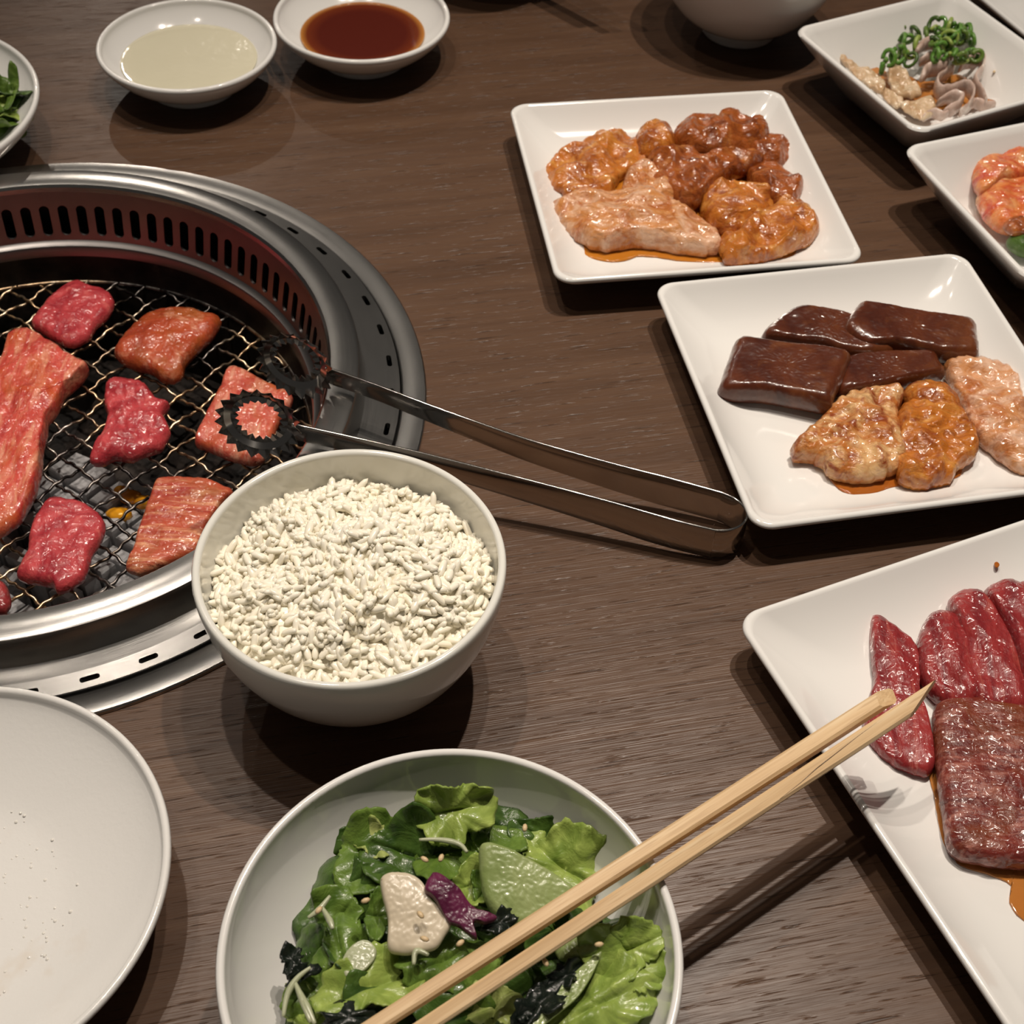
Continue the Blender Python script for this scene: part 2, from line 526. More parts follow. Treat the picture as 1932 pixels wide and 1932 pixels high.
def build_tabletop():
    # local frame: grain along x; then rotated as an object so that object coords follow the grain
    n = 128; V = []; F = []
    gx, gy = GC.x, GC.y - 0.50
    lx = gx * ct + gy * st_; ly = -gx * st_ + gy * ct
    R = 0.1765; zt, zb = 0.0, -0.03
    rings = []
    for (kind, z) in (('c', zb), ('c', zt), ('o', zt), ('o', zb)):
        s = len(V)
        for i in range(n):
            a = 2 * PI * i / n; dx, dy = math.cos(a), math.sin(a)
            if kind == 'c':
                V.append((lx + R * dx, ly + R * dy, z))
            else:
                ts = []
                if dx > 1e-9: ts.append((hw - lx) / dx)
                if dx < -1e-9: ts.append((-hw - lx) / dx)
                if dy > 1e-9: ts.append((hd - ly) / dy)
                if dy < -1e-9: ts.append((-hd - ly) / dy)
                t = min(ts); V.append((lx + t * dx, ly + t * dy, z))
        rings.append(s)
    # snap nearest outer verts to corners
    for ri in (2, 3):
        for cx, cy in ((hw, hd), (-hw, hd), (-hw, -hd), (hw, -hd)):
            k = min(range(n), key=lambda i: (V[rings[ri] + i][0] - cx) ** 2 + (V[rings[ri] + i][1] - cy) ** 2)
            V[rings[ri] + k] = (cx, cy, V[rings[ri] + k][2])
    for q in range(4):
        A = rings[q]; B = rings[(q + 1) % 4]
        for i in range(n):
            j = (i + 1) % n; F.append((A + i, A + j, B + j, B + i))
    me = bpy.data.meshes.new('tabletop'); me.from_pydata(V, [], F); me.update()
    bm = bmesh.new(); bm.from_mesh(me); bmesh.ops.recalc_face_normals(bm, faces=bm.faces); bm.to_mesh(me); bm.free()
    me.materials.append(WOOD)
    o = bpy.data.objects.new('tabletop', me); C.objects.link(o); o.parent = table
    o.location = (0, 0, 0.72); o.rotation_euler = (0, 0, TA)


build_tabletop()
for su in (-1, 1):
    for sv in (-1, 1):
        x, y = t2w(su * 0.68, sv * 0.49)
        box('leg', (x - .03, y - .03, -.72), (x + .03, y + .03, -.03), BLACKM, table)

# ------------------------------------------------------------------ grill
grill = thing('table_grill', 'round stainless steel barbecue grill sunk into the wooden table', 'grill', (GC.x, GC.y, -0.095))


def slotted_ring(name, n, P, sw, sl0, sl1, mat, depth, thick_dir, K=20):
    """band P(theta, t), t 0..1; one slot per 1/n turn. sw: slot width fraction of the cell; slot from t=sl0 to sl1 (rounded ends)"""
    V = []; F = []
    dth = 2 * PI / n
    # aspect so the rounded end is round
    p0 = Vector(P(0, .5)); p1 = Vector(P(dth, .5)); cw = (p1 - p0).length
    th = (Vector(P(0, 1)) - Vector(P(0, 0))).length
    w = sw * cw / 2; l0 = sl0 * th; l1 = sl1 * th; rr = min(w, (l1 - l0) / 2)
    slot = []
    for k in range(K):
        a = 2 * PI * (k + .5) / K
        dx, dy = math.cos(a), math.sin(a)
        x = (w - rr) * (1 if dx > 0 else -1) + rr * dx
        y = (l0 + l1) / 2 + ((l1 - l0) / 2 - rr) * (1 if dy > 0 else -1) + rr * dy
        slot.append((x / cw, y / th))
    outer = []
    cx, cy = 0, (l0 + l1) / 2 / th
    for (x, y) in slot:
        a = math.atan2((y - cy) / max(sl1 - sl0, 1e-6), x / sw)
        dx, dy = math.cos(a), math.sin(a)
        ts = []
        if abs(dx) > 1e-9: ts.append(.5 / abs(dx))
        if dy > 1e-9: ts.append((1 - cy) / dy)
        if dy < -1e-9: ts.append(cy / -dy)
        t = min(ts); outer.append([dx * t, cy + dy * t])
    for qx, qy in ((.5, 0), (.5, 1), (-.5, 0), (-.5, 1)):
        k = min(range(K), key=lambda i: (outer[i][0] - qx) ** 2 + (outer[i][1] - qy) ** 2); outer[k] = [qx, qy]
    for c in range(n):
        th0 = (c + .5) * dth; s = len(V)
        for (x, y) in outer: V.append(P(th0 + x * dth, y))
        for (x, y) in slot: V.append(P(th0 + x * dth, y))
        for (x, y) in slot:
            v = Vector(P(th0 + x * dth, y)); V.append(v + thick_dir(th0) * depth)
        for k in range(K):
            j = (k + 1) % K
            F.append((s + k, s + j, s + K + j, s + K + k))
            F.append((s + K + k, s + K + j, s + 2 * K + j, s + 2 * K + k))
    o = mk(name, V, F, mat, grill, autosmooth=35)
    return o


def ring(name, prof, mat, n=128, closed=True, autosmooth=30, parent=None):
    V, F = lathe_vf(prof, GC, n, closed=closed)
    return mk(name, V, F, mat, parent or grill, autosmooth=autosmooth)


ring('outer_flange', [(.1800, 0.0), (.1799, .0014), (.1793, .0019), (.1697, .0019), (.1688, .0014), (.1684, .0003), (.1684, -.004), (.178, -.004), (.178, 0)], STEEL)


def band_out(th, t):
    r = .1525 + (.1680 - .1525) * t; z = .0040 - .0012 * t
    return (GC.x + r * math.cos(th), GC.y + r * math.sin(th), z)


slotted_ring('slotted_collar', 46, band_out, .34, .68, .83, STEEL, .003, lambda a: Vector((0, 0, -1)))
ring('collar_groove', [(.1680, .0028), (.1682, -.002), (.1700, -.002), (.1700, -.004), (.150, -.004), (.150, -.0035), (.1676, -.0035)], BLACKM)
ring('raised_rim', [(.1525, .0040), (.1522, .0062), (.1508, .0158), (.1500, .0174), (.1486, .0180), (.1400, .0180), (.1378, .0176), (.1367, .0164), (.1362, .0140), (.1375, .0140), (.1385, .0160), (.1480, .0165), (.1500, .0040)], STEEL)


def band_in(th, t):
    r = .1312 + (.1362 - .1312) * t; z = -.0118 + (.0142 + .0118) * t
    return (GC.x + r * math.cos(th), GC.y + r * math.sin(th), z)


slotted_ring('vent_ring', 92, band_in, .56, .10, .72, STEEL_IN, .0012, lambda a: Vector((math.cos(a), math.sin(a), 0)))
ring('inner_ledge', [(.1312, -.0118), (.1300, -.0128), (.1282, -.0133), (.1276, -.0142), (.1272, -.0190), (.1284, -.0190), (.1288, -.0150), (.1312, -.0140)], STEEL_IN)
ring('air_duct', [(.1480, .012), (.1480, -.03), (.1300, -.03), (.1300, -.028), (.1465, -.028), (.1465, .012)], BLACKM)
V, F = lathe_vf([(.1272, -.019), (.1285, -.026), (.1250, -.0375), (.1240, -.040), (.122, -.085), (.02, -.09), (0, -.09), (0, -.095), (.13, -.095), (.13, -.019)], GC, 96)
mk('fire_pot', V, F, POT, grill, autosmooth=40)

# ceramic blocks under the net
NA = math.radians(-36.0)
wa = Vector((math.cos(NA), math.sin(NA), 0)); wb = Vector((-wa.y, wa.x, 0))
rnd = random.Random(4)
ND = Vector((-0.19989, 0.45425, 0))
for i in range(-4, 9):
    for j in range(-5, 6):
        c0 = Vector((-0.168, 0.392, 0)) + wa * (i * .0150 - .03) + wb * (j * .0098)
        if (c0 - Vector((GC.x, GC.y, 0))).length > .098: continue
        if rnd.random() < .06: continue
        zt = -.058 + rnd.uniform(-.003, .002); ang = rnd.uniform(-.06, .06)
        a = wa * math.cos(ang) + wb * math.sin(ang); b = Vector((-a.y, a.x, 0))
        V = []
        for (zz, k) in ((-.088, 1), (zt - .001, 1), (zt, .86)):
            for sx, sy in ((-1, -1), (1, -1), (1, 1), (-1, 1)):
                p = c0 + a * (sx * .0066 * k) + b * (sy * .0040 * k); V.append((p.x, p.y, zz + sx * .0012 * (zz > -.08)))
        F = [(0, 1, 2, 3)] + [(r * 4 + k, r * 4 + (k + 1) % 4, r * 4 + 4 + (k + 1) % 4, r * 4 + 4 + k) for r in (0, 1) for k in range(4)] + [(8, 9, 10, 11)]
        mk('ceramic_block', V, F, CERAM, grill, smooth=False)
for (px, py, s) in ((229, 924, .0030), (246, 934, .0042), (224, 968, .0048), (272, 944, .0040)):  # orange fire reflections under the net, shaped as small amber domes
    p = W(px, py, -.056)
    V, F = lathe_vf([(s, -.003), (s, .0), (s * .7, .0012), (0, .0016)], p, 12)
    V = [((v[0] - p.x) * 1.3 + p.x, (v[1] - p.y) * .8 + p.y, v[2]) for v in V]
    mk('fire_glint', V, F, AMBER, grill)

# ------------------------------------------------------------------ net
NZ = -.0350; NR = .1262; PITCHN = .0125; WR = .00082
net = thing('grill_net', 'round crimped wire mesh net lying over the fire pot', 'grill net', (GC.x, GC.y, NZ - .002))
for d in (0, 1):
    along = wa if d == 0 else wb; across = wb if d == 0 else wa
    off0 = (ND - GC).dot(across); s0 = (ND - GC).dot(along)
    for k in range(-14, 15):
        off = off0 + k * PITCHN
        if abs(off) > NR - .003: continue
        half = math.sqrt(NR ** 2 - off ** 2)
        path = []; m = max(8, int(2 * half / .00105))
        for q in range(m + 1):
            s = -half + 2 * half * q / m
            ph = 2 * PI * (s - s0) / (2 * PITCHN) + PI * (k % 2)
            cz = math.cos(ph); cz = cz / (abs(cz) ** .45 + 1e-6)
            z = NZ + (1 if d == 0 else -1) * .00095 * cz
            lat = .00035 * math.sin(2 * PI * (s - s0) / PITCHN * 2 + k)
            p = GC + along * s + across * (off + lat); path.append(Vector((p.x, p.y, z)))
        V, F = tube_vf(path, WR, 6)
        mk('wire', V, F, NET, net)
pth = [Vector((GC.x + NR * math.cos(2 * PI * i / 120), GC.y + NR * math.sin(2 * PI * i / 120), NZ)) for i in range(120)]
V, F = tube_vf(pth, .0013, 8, closed=True)
mk('rim_wire', V, F, NET, net)


# ------------------------------------------------------------------ slabs of food
def slab(name, px, z0, th, mat, seed, label, cat, group=None, bump=(.0008, 120), dome=.12, n=140, rings=24, tilt=None, folds=None,
         edge=.018, rid=(0, 1), fib=None, ref=.6, scale=1.0, thing_=True, parent=None, world_pts=None, undercut=.93, ptsz=None):
    zr = z0 + th * ref if ptsz is None else ptsz
    P = world_pts or [tuple(W(x, y, zr).xy) for x, y in px]
    cx0 = sum(p[0] for p in P) / len(P); cy0 = sum(p[1] for p in P) / len(P)
    P = closed_spline(P, n)
    cx = sum(p[0] for p in P) / n; cy = sum(p[1] for p in P) / n
    P = [((x - cx) * scale + cx, (y - cy) * scale + cy) for x, y in P]
    size = max(math.hypot(x - cx, y - cy) for x, y in P)
    Q = []
    for (x, y) in P:
        k = 1 + edge * (noise.noise(Vector((x * 260, y * 260, seed))) + .6 * noise.noise(Vector((x * 700, y * 700, seed + 5))))
        Q.append((cx + (x - cx) * k, cy + (y - cy) * k))
    e = min(.5, th * .55 / size)    # width of the rounded edge
    prof = [(undercut * (1 - e * .3), 0.0), (1 - e * .12, .18), (1.0, .45), (1 - e * .18, .74), (1 - e * .5, .92), (1 - e, 1.0)]
    for i in range(1, rings):
        t = (1 - e) * (1 - i / rings); prof.append((t, 1.0))
    V = []; F = []

    def height(x, y, t, f):
        hgt = th * f
        hgt += th * dome * (1 - t * t) * f
        b = bump[0] * (nz((x, y), bump[1], seed) + .5 * nz((x, y), bump[1] * 2.3, seed + 3))
        hgt += b * f
        if rid[0]:
            wx = x + .006 * nz((x, y), 55, seed + 11); wy = y + .006 * nz((x, y), 55, seed + 17)
            q = 1 - abs(nz((wx, wy), rid[1], seed + 2)) * 2.2
            q2 = 1 - abs(nz((wx, wy), rid[1] * 2.1, seed + 6)) * 2.2
            hgt += rid[0] * (q - .45 + .45 * (q2 - .45)) * f * min(1, (1 - t) * 5 + .25)
        if fib:
            ca_, sa_ = math.cos(fib[0]), math.sin(fib[0])
            uu = (x * ca_ + y * sa_); vv = (-x * sa_ + y * ca_)
            hgt += fib[1] * f * (nz((uu * 60, vv * 520), 1, seed + 4) + .6 * nz((uu * 150, vv * 1100), 1, seed + 8))
        hgt += .00022 * f * nz((x, y), 900, seed + 1)
        if folds:
            for (fx, fy, fa, ph) in folds:
                hgt += fa * f * math.sin((x - cx) * fx + (y - cy) * fy + ph + 1.2 * nz((x, y), 60, seed))
        base = z0
        if tilt: base += (x - cx) * tilt[0] + (y - cy) * tilt[1]
        return base + hgt
    for (t, f) in prof:
        for (x, y) in Q:
            X = cx + (x - cx) * t; Y = cy + (y - cy) * t
            V.append((X, Y, max(height(X, Y, t, f), z0 - .02)))
    V.append((cx, cy, height(cx, cy, 0, 1)))
    R = len(prof)
    for r in range(R - 1):
        for i in range(n):
            j = (i + 1) % n; F.append((r * n + i, r * n + j, (r + 1) * n + j, (r + 1) * n + i))
    top = len(V) - 1
    for i in range(n): F.append(((R - 1) * n + i, (R - 1) * n + (i + 1) % n, top))
    F.append(tuple(range(n))[::-1])
    o = mk(name, V, F, mat, parent)
    if thing_: tag(o, label, cat, group)
    return o


def zp(L, ox, oy, s): return [(x / s + ox, y / s + oy) for x, y in L]


# meats on the net
MZ = NZ + .0012
GRP = 'meat pieces cooking on the grill net'
za = lambda L: zp(L, 0, 500, 3.864)
slab('beef_slice', za([(510, 130), (580, 118), (640, 150), (750, 180), (815, 220), (830, 280), (780, 370), (700, 440), (650, 520), (560, 570), (490, 580), (400, 540), (320, 490), (240, 450), (235, 400), (300, 320), (350, 250), (430, 190)]),
     MZ, .0075, M_RED, 1, 'small raw red beef piece at the far edge of the wire net', 'meat', GRP, bump=(.0010, 130), dome=.15)
slab('beef_slice', za([(1165, 330), (1290, 318), (1400, 325), (1500, 360), (1590, 370), (1610, 410), (1560, 500), (1480, 580), (1400, 660), (1350, 720), (1330, 790), (1270, 835), (1180, 830), (1100, 770), (980, 740), (880, 690), (830, 640), (850, 580), (930, 480), (1000, 420), (1080, 370)]),
     MZ, .0085, M_TAN, 2, 'brownish fan-shaped marinated meat piece with a pale fatty tip on the net', 'meat', GRP, bump=(.0012, 110), dome=.3)
slab('rib_strip', za([(155, 465), (200, 480), (320, 530), (430, 590), (480, 640), (560, 680), (645, 735), (560, 830), (480, 900), (420, 1030), (350, 1110), (340, 1200), (310, 1320), (300, 1450), (270, 1600), (200, 1750), (120, 1870), (0, 1940), (-90, 1930), (-150, 1500), (-120, 1100), (-60, 850), (20, 650), (60, 540), (100, 490)]),
     MZ, .0105, M_STRIP, 3, 'long orange-red strip of marinated rib meat, largest piece on the net', 'meat', GRP, bump=(.0016, 90), dome=.2, n=120, folds=[(210, 60, .0009, 0)])
slab('beef_slice', za([(800, 850), (880, 825), (960, 830), (1040, 860), (1100, 920), (1150, 980), (1235, 1000), (1190, 1080), (1240, 1200), (1200, 1290), (1160, 1340), (1060, 1370), (950, 1410), (830, 1400), (740, 1440), (660, 1430), (660, 1380), (720, 1290), (760, 1200), (785, 1100), (760, 1020), (765, 930)]),
     MZ, .0085, M_RED, 4, 'notched pinkish red raw beef piece with a crease across its middle', 'meat', GRP, bump=(.0016, 150), dome=.2, folds=[(60, 330, .0009, 1.2)])
slab('beef_slice', [(430, 695), (450, 695), (510, 725), (550, 742), (545, 770), (525, 800), (515, 830), (490, 870), (440, 865), (390, 845), (368, 835), (372, 815), (395, 770), (415, 730)],
     MZ, .0075, M_PINKT, 5, 'pale-edged marinated meat slice lying under the toothed heads of the tongs', 'meat', GRP, bump=(.0009, 110), dome=.12)
slab('beef_slice', zp([(230, 325), (290, 330), (370, 350), (430, 390), (468, 440), (450, 510), (410, 570), (390, 640), (350, 700), (260, 742), (230, 715), (150, 700), (80, 680), (85, 640), (120, 580), (130, 490), (150, 430), (190, 370)], 0, 800, 2.356),
     MZ, .0080, M_RED, 6, 'deep red raw beef piece with rounded corners below the long rib strip', 'meat', GRP, bump=(.0011, 120), dome=.15)
slab('beef_slice', zp([(715, 240), (830, 238), (920, 245), (990, 270), (1035, 300), (960, 390), (920, 470), (880, 560), (800, 600), (720, 630), (640, 660), (560, 640), (590, 560), (610, 480), (640, 400), (670, 310)], 0, 800, 2.356),
     MZ, .0065, M_STRIATE, 7, 'striated marinated beef slice on the net partly hidden behind the rice bowl', 'meat', GRP, bump=(.0008, 120), dome=.08, folds=[(120, 420, .0005, 0)])
slab('beef_slice', zp([(0, 700), (30, 720), (48, 780), (30, 820), (0, 835), (-70, 830), (-80, 700)], 0, 800, 2.356),
     MZ, .0070, M_DARKRED, 8, 'dark red beef piece at the net edge, only its rounded end showing', 'meat', GRP, bump=(.0008, 130), dome=.15)

# ------------------------------------------------------------------ tongs
tongs = thing('grill_tongs', 'stainless steel grill tongs with toothed ring heads resting on the grill rim', 'tongs', (0.085, 0.389, 0))
TH = .0011
far_px = [(614, 692, .0300), (700, 722, .0290), (805, 761.5, .0275), (891, 792.5, .0262), (985, 825, .0245), (1080, 853, .0228), (1177, 879.5, .0210), (1250, 898, .0197), (1320, 917, .0186), (1363, 929, .0180)]
bend_px = [(1363, 929, .0180), (1389, 941, .0178), (1404, 956, .0176), (1410, 970, .0175), (1404, 985, .0174), (1389, 995, .0174), (1370, 999.5, .0174), (1350, 999.5, .0175)]
near_px = [(1350, 999.5, .0175), (1305, 989, .0184), (1263, 978, .0192), (1144, 944, .0212), (1012, 909, .0233), (883, 876, .0255), (800, 855, .0268), (757, 845, .0274), (638, 818, .0291), (551, 799, .0300)]


def arm_vf(pxs, flip, width):
    P = [W(x, y, z) for x, y, z in pxs]
    P = [Vector(p) for p in smooth_profile([tuple(p) for p in P], 5)]
    V = []; F = []; n = len(P); L = [0]
    for a, b in zip(P, P[1:]): L.append(L[-1] + (b - a).length)
    for i, p in enumerate(P):
        t = (P[min(i + 1, n - 1)] - P[max(i - 1, 0)]); t.z = 0; t.normalize()
        nr = Vector((-t.y, t.x, 0)) * TH / 2
        w = width(L[i] / L[-1])
        crown = Vector((-t.y, t.x, 0)) * flip * .0012
        for (o, z) in ((nr, -.0003), (nr * .55, .0001), (-nr * .55, .0001), (-nr, -.0003), (crown - nr, -w * .5), (-nr, -w), (nr, -w), (crown + nr, -w * .5)):
            V.append(p + o + Vector((0, 0, z)))
    for i in range(n - 1):
        for k in range(8):
            F.append((i * 8 + k, i * 8 + (k + 1) % 8, i * 8 + 8 + (k + 1) % 8, i * 8 + 8 + k))
    F.append(tuple(range(8))); F.append(tuple(range((n - 1) * 8, n * 8))[::-1])
    return V, F, P


def wfun(t):  # from head (0) to bend (1)
    return .0088 + (.0168 - .0088) * max(0, min(1, (t - .15) / .7)) ** 1.2


Vf, Ff, PF = arm_vf(far_px, 1, lambda t: wfun(t))
mk('arm', Vf, Ff, TONG, tongs, autosmooth=65)
Vb, Fb, PB = arm_vf(bend_px, 0, lambda t: .0168)
mk('bend', Vb, Fb, TONG, tongs, autosmooth=65)
Vn, Fn, PN = arm_vf(near_px, 1, lambda t: wfun(1 - t))
mk('arm', Vn, Fn, TONG, tongs, autosmooth=65)


def tong_head(center, u, face, tiltv, a=.0178, b=.0142, teeth=19):
    """serrated ring: u = arm direction, face = side the cup opens to"""
    u = u.normalized(); nrm = (face + Vector((0, 0, tiltv))).normalized()
    v = nrm.cross(u).normalized()
    if v.z < 0: v = -v
    n = teeth * 2; V = []; F = []
    rows = [(.50, .60, -.0022), (.70, .70, -.0022), (.86, .86, -.0004), (.90, 1.06, .0030)]
    for side in (1, -1):
        for (r0, r1, dn) in rows:
            for i in range(n):
                ph = 2 * PI * i / n
                r = r1 if i % 2 else r0
                d = dn + (0.0009 if (i % 2 and r1 != r0) else 0)
                p = center + u * (a * r * math.cos(ph)) + v * (b * r * math.sin(ph)) + nrm * (d + side * .0004)
                V.append(p)
    nr = len(rows)
    for s in (0, 1):
        for r in range(nr - 1):
            for i in range(n):
                j = (i + 1) % n; A = s * nr * n
                F.append((A + r * n + i, A + r * n + j, A + (r + 1) * n + j, A + (r + 1) * n + i))
    for r in (0, nr - 1):
        for i in range(n):
            j = (i + 1) % n; F.append((r * n + i, r * n + j, nr * n + r * n + j, nr * n + r * n + i))
    mk('toothed_head', V, F, TONG, tongs, autosmooth=25)
    return u


uF = (PF[0] - PF[3]); uF.z *= .5
uN = (PN[-1] - PN[-4]); uN.z *= .5
cF = PF[0] + uF.normalized() * .0150 + Vector((0, 0, -.0032)); cN = PN[-1] + uN.normalized() * .0148 + Vector((0, 0, -.0026))
tong_head(cF, uF, Vector((.1, -1, 0)), .25)
tong_head(cN, uN, Vector((.1, -1, 0)), .45)


# ------------------------------------------------------------------ round crockery
def round_dish(name, c, outer, inner, mat, label, cat, group=None, n=128):
    """outer: (r,z) from base centre to rim; inner: rim to centre"""
    V, F = lathe_vf(outer + inner, (c[0], c[1], 0), n)
    o = mk(name, V, F, mat, autosmooth=60)
    return tag(o, label, cat, group)


def bowl_profile(R, H, foot, base_r, t=.003, power=2.0, k=14, foot_h=.005, floor=.008, lip=.0016):
    """outer wall r from base_r at foot_h to R at H"""
    outer = [(0, foot_h * .6), (foot - .003, foot_h * .6), (foot - .0025, 0), (foot - .0005, 0), (foot, .0008), (foot * 1.0, foot_h)]
    for i in range(k + 1):
        s = i / k
        z = foot_h + (H - lip - foot_h) * s
        r = base_r + (R - base_r) * (1 - (1 - s) ** power) ** (1 / power)
        outer.append((r, z))
    outer += [(R - .0003, H - lip * .45), (R - t * .25, H - lip * .08), (R - t * .5, H), (R - t * .8, H - lip * .1), (R - t, H - lip * .6)]
    inner = []
    for i in range(k, -1, -1):
        s = i / k
        z = floor + (H - lip * 1.4 - floor) * s
        r = (base_r - t * .5) * .8 + (R - t - (base_r - t * .5) * .8) * (1 - (1 - s) ** power) ** (1 / power)
        inner.append((r, z))
    inner += [(inner[-1][0] * .6, floor - .0007), (0, floor - .001)]
    return outer, inner


RB = Vector((-.0563, .3281, 0)); RBR = .0553
o_, i_ = bowl_profile(RBR, .060, .0235, .0245, .0030, 1.75, floor=.009)
round_dish('rice_bowl', RB, o_, i_, PORC_CREAM, 'cream white bowl filled with cooked rice beside the grill', 'bowl')

SB = Vector((-.01197, .1905, 0)); SBR = .0685
o_, i_ = bowl_profile(SBR, .050, .034, .036, .0028, 1.6, floor=.009)
round_dish('salad_bowl', SB, o_, i_, PORC, 'white round bowl of green salad with chopsticks laid across', 'bowl')

BP = Vector((-.1764, .2156, 0))
o_, i_ = bowl_profile(.0730, .030, .038, .042, .0028, 1.25, floor=.008)
round_dish('used_plate', BP, o_, i_, PORC_USED, 'empty white round plate with oily droplets and faint brown stains', 'plate')

o_, i_ = bowl_profile(.0496, .026, .026, .027, .0030, 1.35, floor=.008)
S1 = Vector((-.1923, .7250, 0)); S2 = Vector((-.0992, .7638, 0))
round_dish('sauce_dish', S1, o_, i_, PORC, 'small white round dish holding pale milky dipping sauce', 'dish', 'dipping sauce dishes')
round_dish('sauce_dish', S2, [(r * 1.02, z) for r, z in o_], [(r * 1.02, z) for r, z in i_], PORC, 'small white round dish holding dark red dipping sauce', 'dish', 'dipping sauce dishes')
for (c, r, z, m, nm, lb) in ((S1, .0378, .0160, DIP_PALE, 'pale_sauce', 'pale milky dipping sauce in the small round dish'), (S2, .0360, .0145, DIP_RED, 'red_sauce', 'dark red soy dipping sauce in the small round dish')):
    V, F = lathe_vf([(0, z - .004), (r - .007, z - .004), (r, z), (r - .0006, z + .0001), (r - .002, z - .0001), (0, z - .0001)], c, 72)
    tag(mk(nm, V, F, m), lb, 'sauce')

TB = Vector((-.3344, .6434, 0))
o_, i_ = bowl_profile(.0797, .032, .031, .040, .0030, 1.5, floor=.009)
round_dish('leaf_bowl', TB, o_, i_, PORC, 'white round bowl of green vegetables cut off beyond the grill', 'bowl')
o_, i_ = bowl_profile(.0570, .062, .0225, .0240, .0030, 1.7, foot_h=.008, floor=.012)
UB = Vector((.1240, .8130, 0)); DB = Vector((-.0330, .8730, 0))
round_dish('footed_bowl', UB, o_, i_, PORC, 'white footed bowl behind the tray of sauced chicken, seen from below its rim', 'bowl')
round_dish('rice_bowl', DB, o_, i_, PORC_CREAM, 'white bowl with chopsticks across it beside the red sauce dish', 'bowl')


# ------------------------------------------------------------------ square crockery
def rsq(hx, hy, r, z, k=11):
    P = []
    for q, (sx, sy) in enumerate(((1, 1), (-1, 1), (-1, -1), (1, -1))):
        cx, cy = sx * (hx - r), sy * (hy - r)
        for i in range(k):
            a = PI / 2 * (q + i / (k - 1))
            P.append((cx + r * math.cos(a), cy + r * math.sin(a), z))
    return P


def square_dish(name, c, ang, loops, mat, label, cat, group=None, z0=0):
    """loops of (hx, hy, corner radius, z): from base, up the outside, over the rim, down the inside"""
    V = []; F = []; ca, sa = math.cos(ang), math.sin(ang)
    for (hx, hy, r, z) in loops:
        for (x, y, zz) in rsq(hx, hy, r, z):
            V.append((c[0] + x * ca - y * sa, c[1] + x * sa + y * ca, zz + z0))
    n = 44
    for q in range(len(loops) - 1):
        for i in range(n):
            j = (i + 1) % n; F.append((q * n + i, q * n + j, q * n + n + j, q * n + n + i))
    F.append(tuple(range(n))[::-1]); F.append(tuple(range((len(loops) - 1) * n, len(loops) * n)))
    o = mk(name, V, F, mat, autosmooth=50)
    return tag(o, label, cat, group)


def tray_loops(hx, hy, H, slope=.017, floor=.0055, r=.009):
    L = [(hx - .030, hy - .030, .012, 0), (hx - .027, hy - .027, .013, .0004), (hx - .024, hy - .024, .013, .0030), (hx - .008, hy - .008, .011, H - .0065), (hx - .0012, hy - .0012, r + .0005, H - .0036),
         (hx - .0002, hy - .0002, r, H - .0022), (hx, hy, r, H - .0014), (hx - .0003, hy - .0003, r, H - .0006), (hx - .0010, hy - .0010, r, H), (hx - .0022, hy - .0022, r, H - .0001), (hx - .0030, hy - .0030, r, H - .0008)]
    for i in range(1, 15):
        q = i / 14; o = .003 + (slope * 1.7 - .003) * q
        L.append((hx - o, hy - o, r + .004 * q, floor + (H - .0008 - floor) * (1 - q) ** 2.1))
    return L


def deep_loops(h, H):
    return [(h * .50, h * .50, .008, 0), (h * .52, h * .52, .008, .0006), (h * .60, h * .60, .009, .004), (h * .93, h * .93, .010, H - .008), (h - .0006, h - .0006, .009, H - .003), (h, h, .009, H - .0016), (h - .0006, h - .0006, .009, H - .0004), (h - .0016, h - .0016, .009, H), (h - .0030, h - .0030, .009, H - .0006),
            (h - .0050, h - .0050, .009, H - .004), (h * .66, h * .66, .010, .0105), (h * .58, h * .58, .010, .0072), (h * .50, h * .50, .010, .0066)]


PG = 'white square serving plates'
CHA = math.radians(10.6); CHC = Vector((.0767, .6269, 0))
square_dish('square_plate', CHC, CHA, tray_loops(.0762, .0762, .020), PORC, 'white square plate holding orange-sauced chicken pieces', 'plate', PG)
LVA = math.radians(13.2); LVC = Vector((.1559, .4817, 0))
square_dish('square_plate', LVC, LVA, tray_loops(.0785, .0785, .020), PORC, 'white square plate holding dark liver slabs and sauced tripe', 'plate', PG)
BFA = math.radians(25.2)
bfc = Vector((.0858, .3425, 0)); e1 = Vector((math.cos(BFA), math.sin(BFA), 0)); e2 = Vector((math.sin(BFA), -math.cos(BFA), 0))
BFC = bfc + e1 * .078 + e2 * .115
square_dish('rectangular_plate', BFC, BFA, tray_loops(.078, .115, .020, slope=.020, r=.010), PORC, 'large white rectangular plate of raw beef slices under the chopstick ends', 'plate', PG)
DZ = .036; DH = .0572
dl = W(1495, 52, DZ); DA = math.radians(28.6)
dirv = lambda a: Vector((math.cos(a), math.sin(a), 0))
DCc = Vector((dl.x, dl.y, 0)) + dirv(DA) * DH + dirv(DA - PI / 2) * DH
square_dish('square_dish', DCc, DA, deep_loops(DH, DZ), PORC, 'deep white square dish of boiled pork with green scallions', 'dish', 'deep square side dishes')
kl = W(1700, 275, DZ); KA = math.radians(22.4)
KCc = Vector((kl.x, kl.y, 0)) + dirv(KA) * DH + dirv(KA - PI / 2) * DH
square_dish('square_dish', KCc, KA, deep_loops(DH, DZ), PORC, 'deep white square dish of orange kimchi beside the liver plate', 'dish', 'deep square side dishes')
nl = W(1935, 10, .02); NA2 = math.radians(24)
NPc = Vector((.3350, .8300, 0))
square_dish('square_plate', NPc, NA2, tray_loops(.060, .060, .020), PORC, 'white square plate just behind the scallion dish, nearly out of sight', 'plate', PG)

# ------------------------------------------------------------------ rice
rnd = random.Random(11)


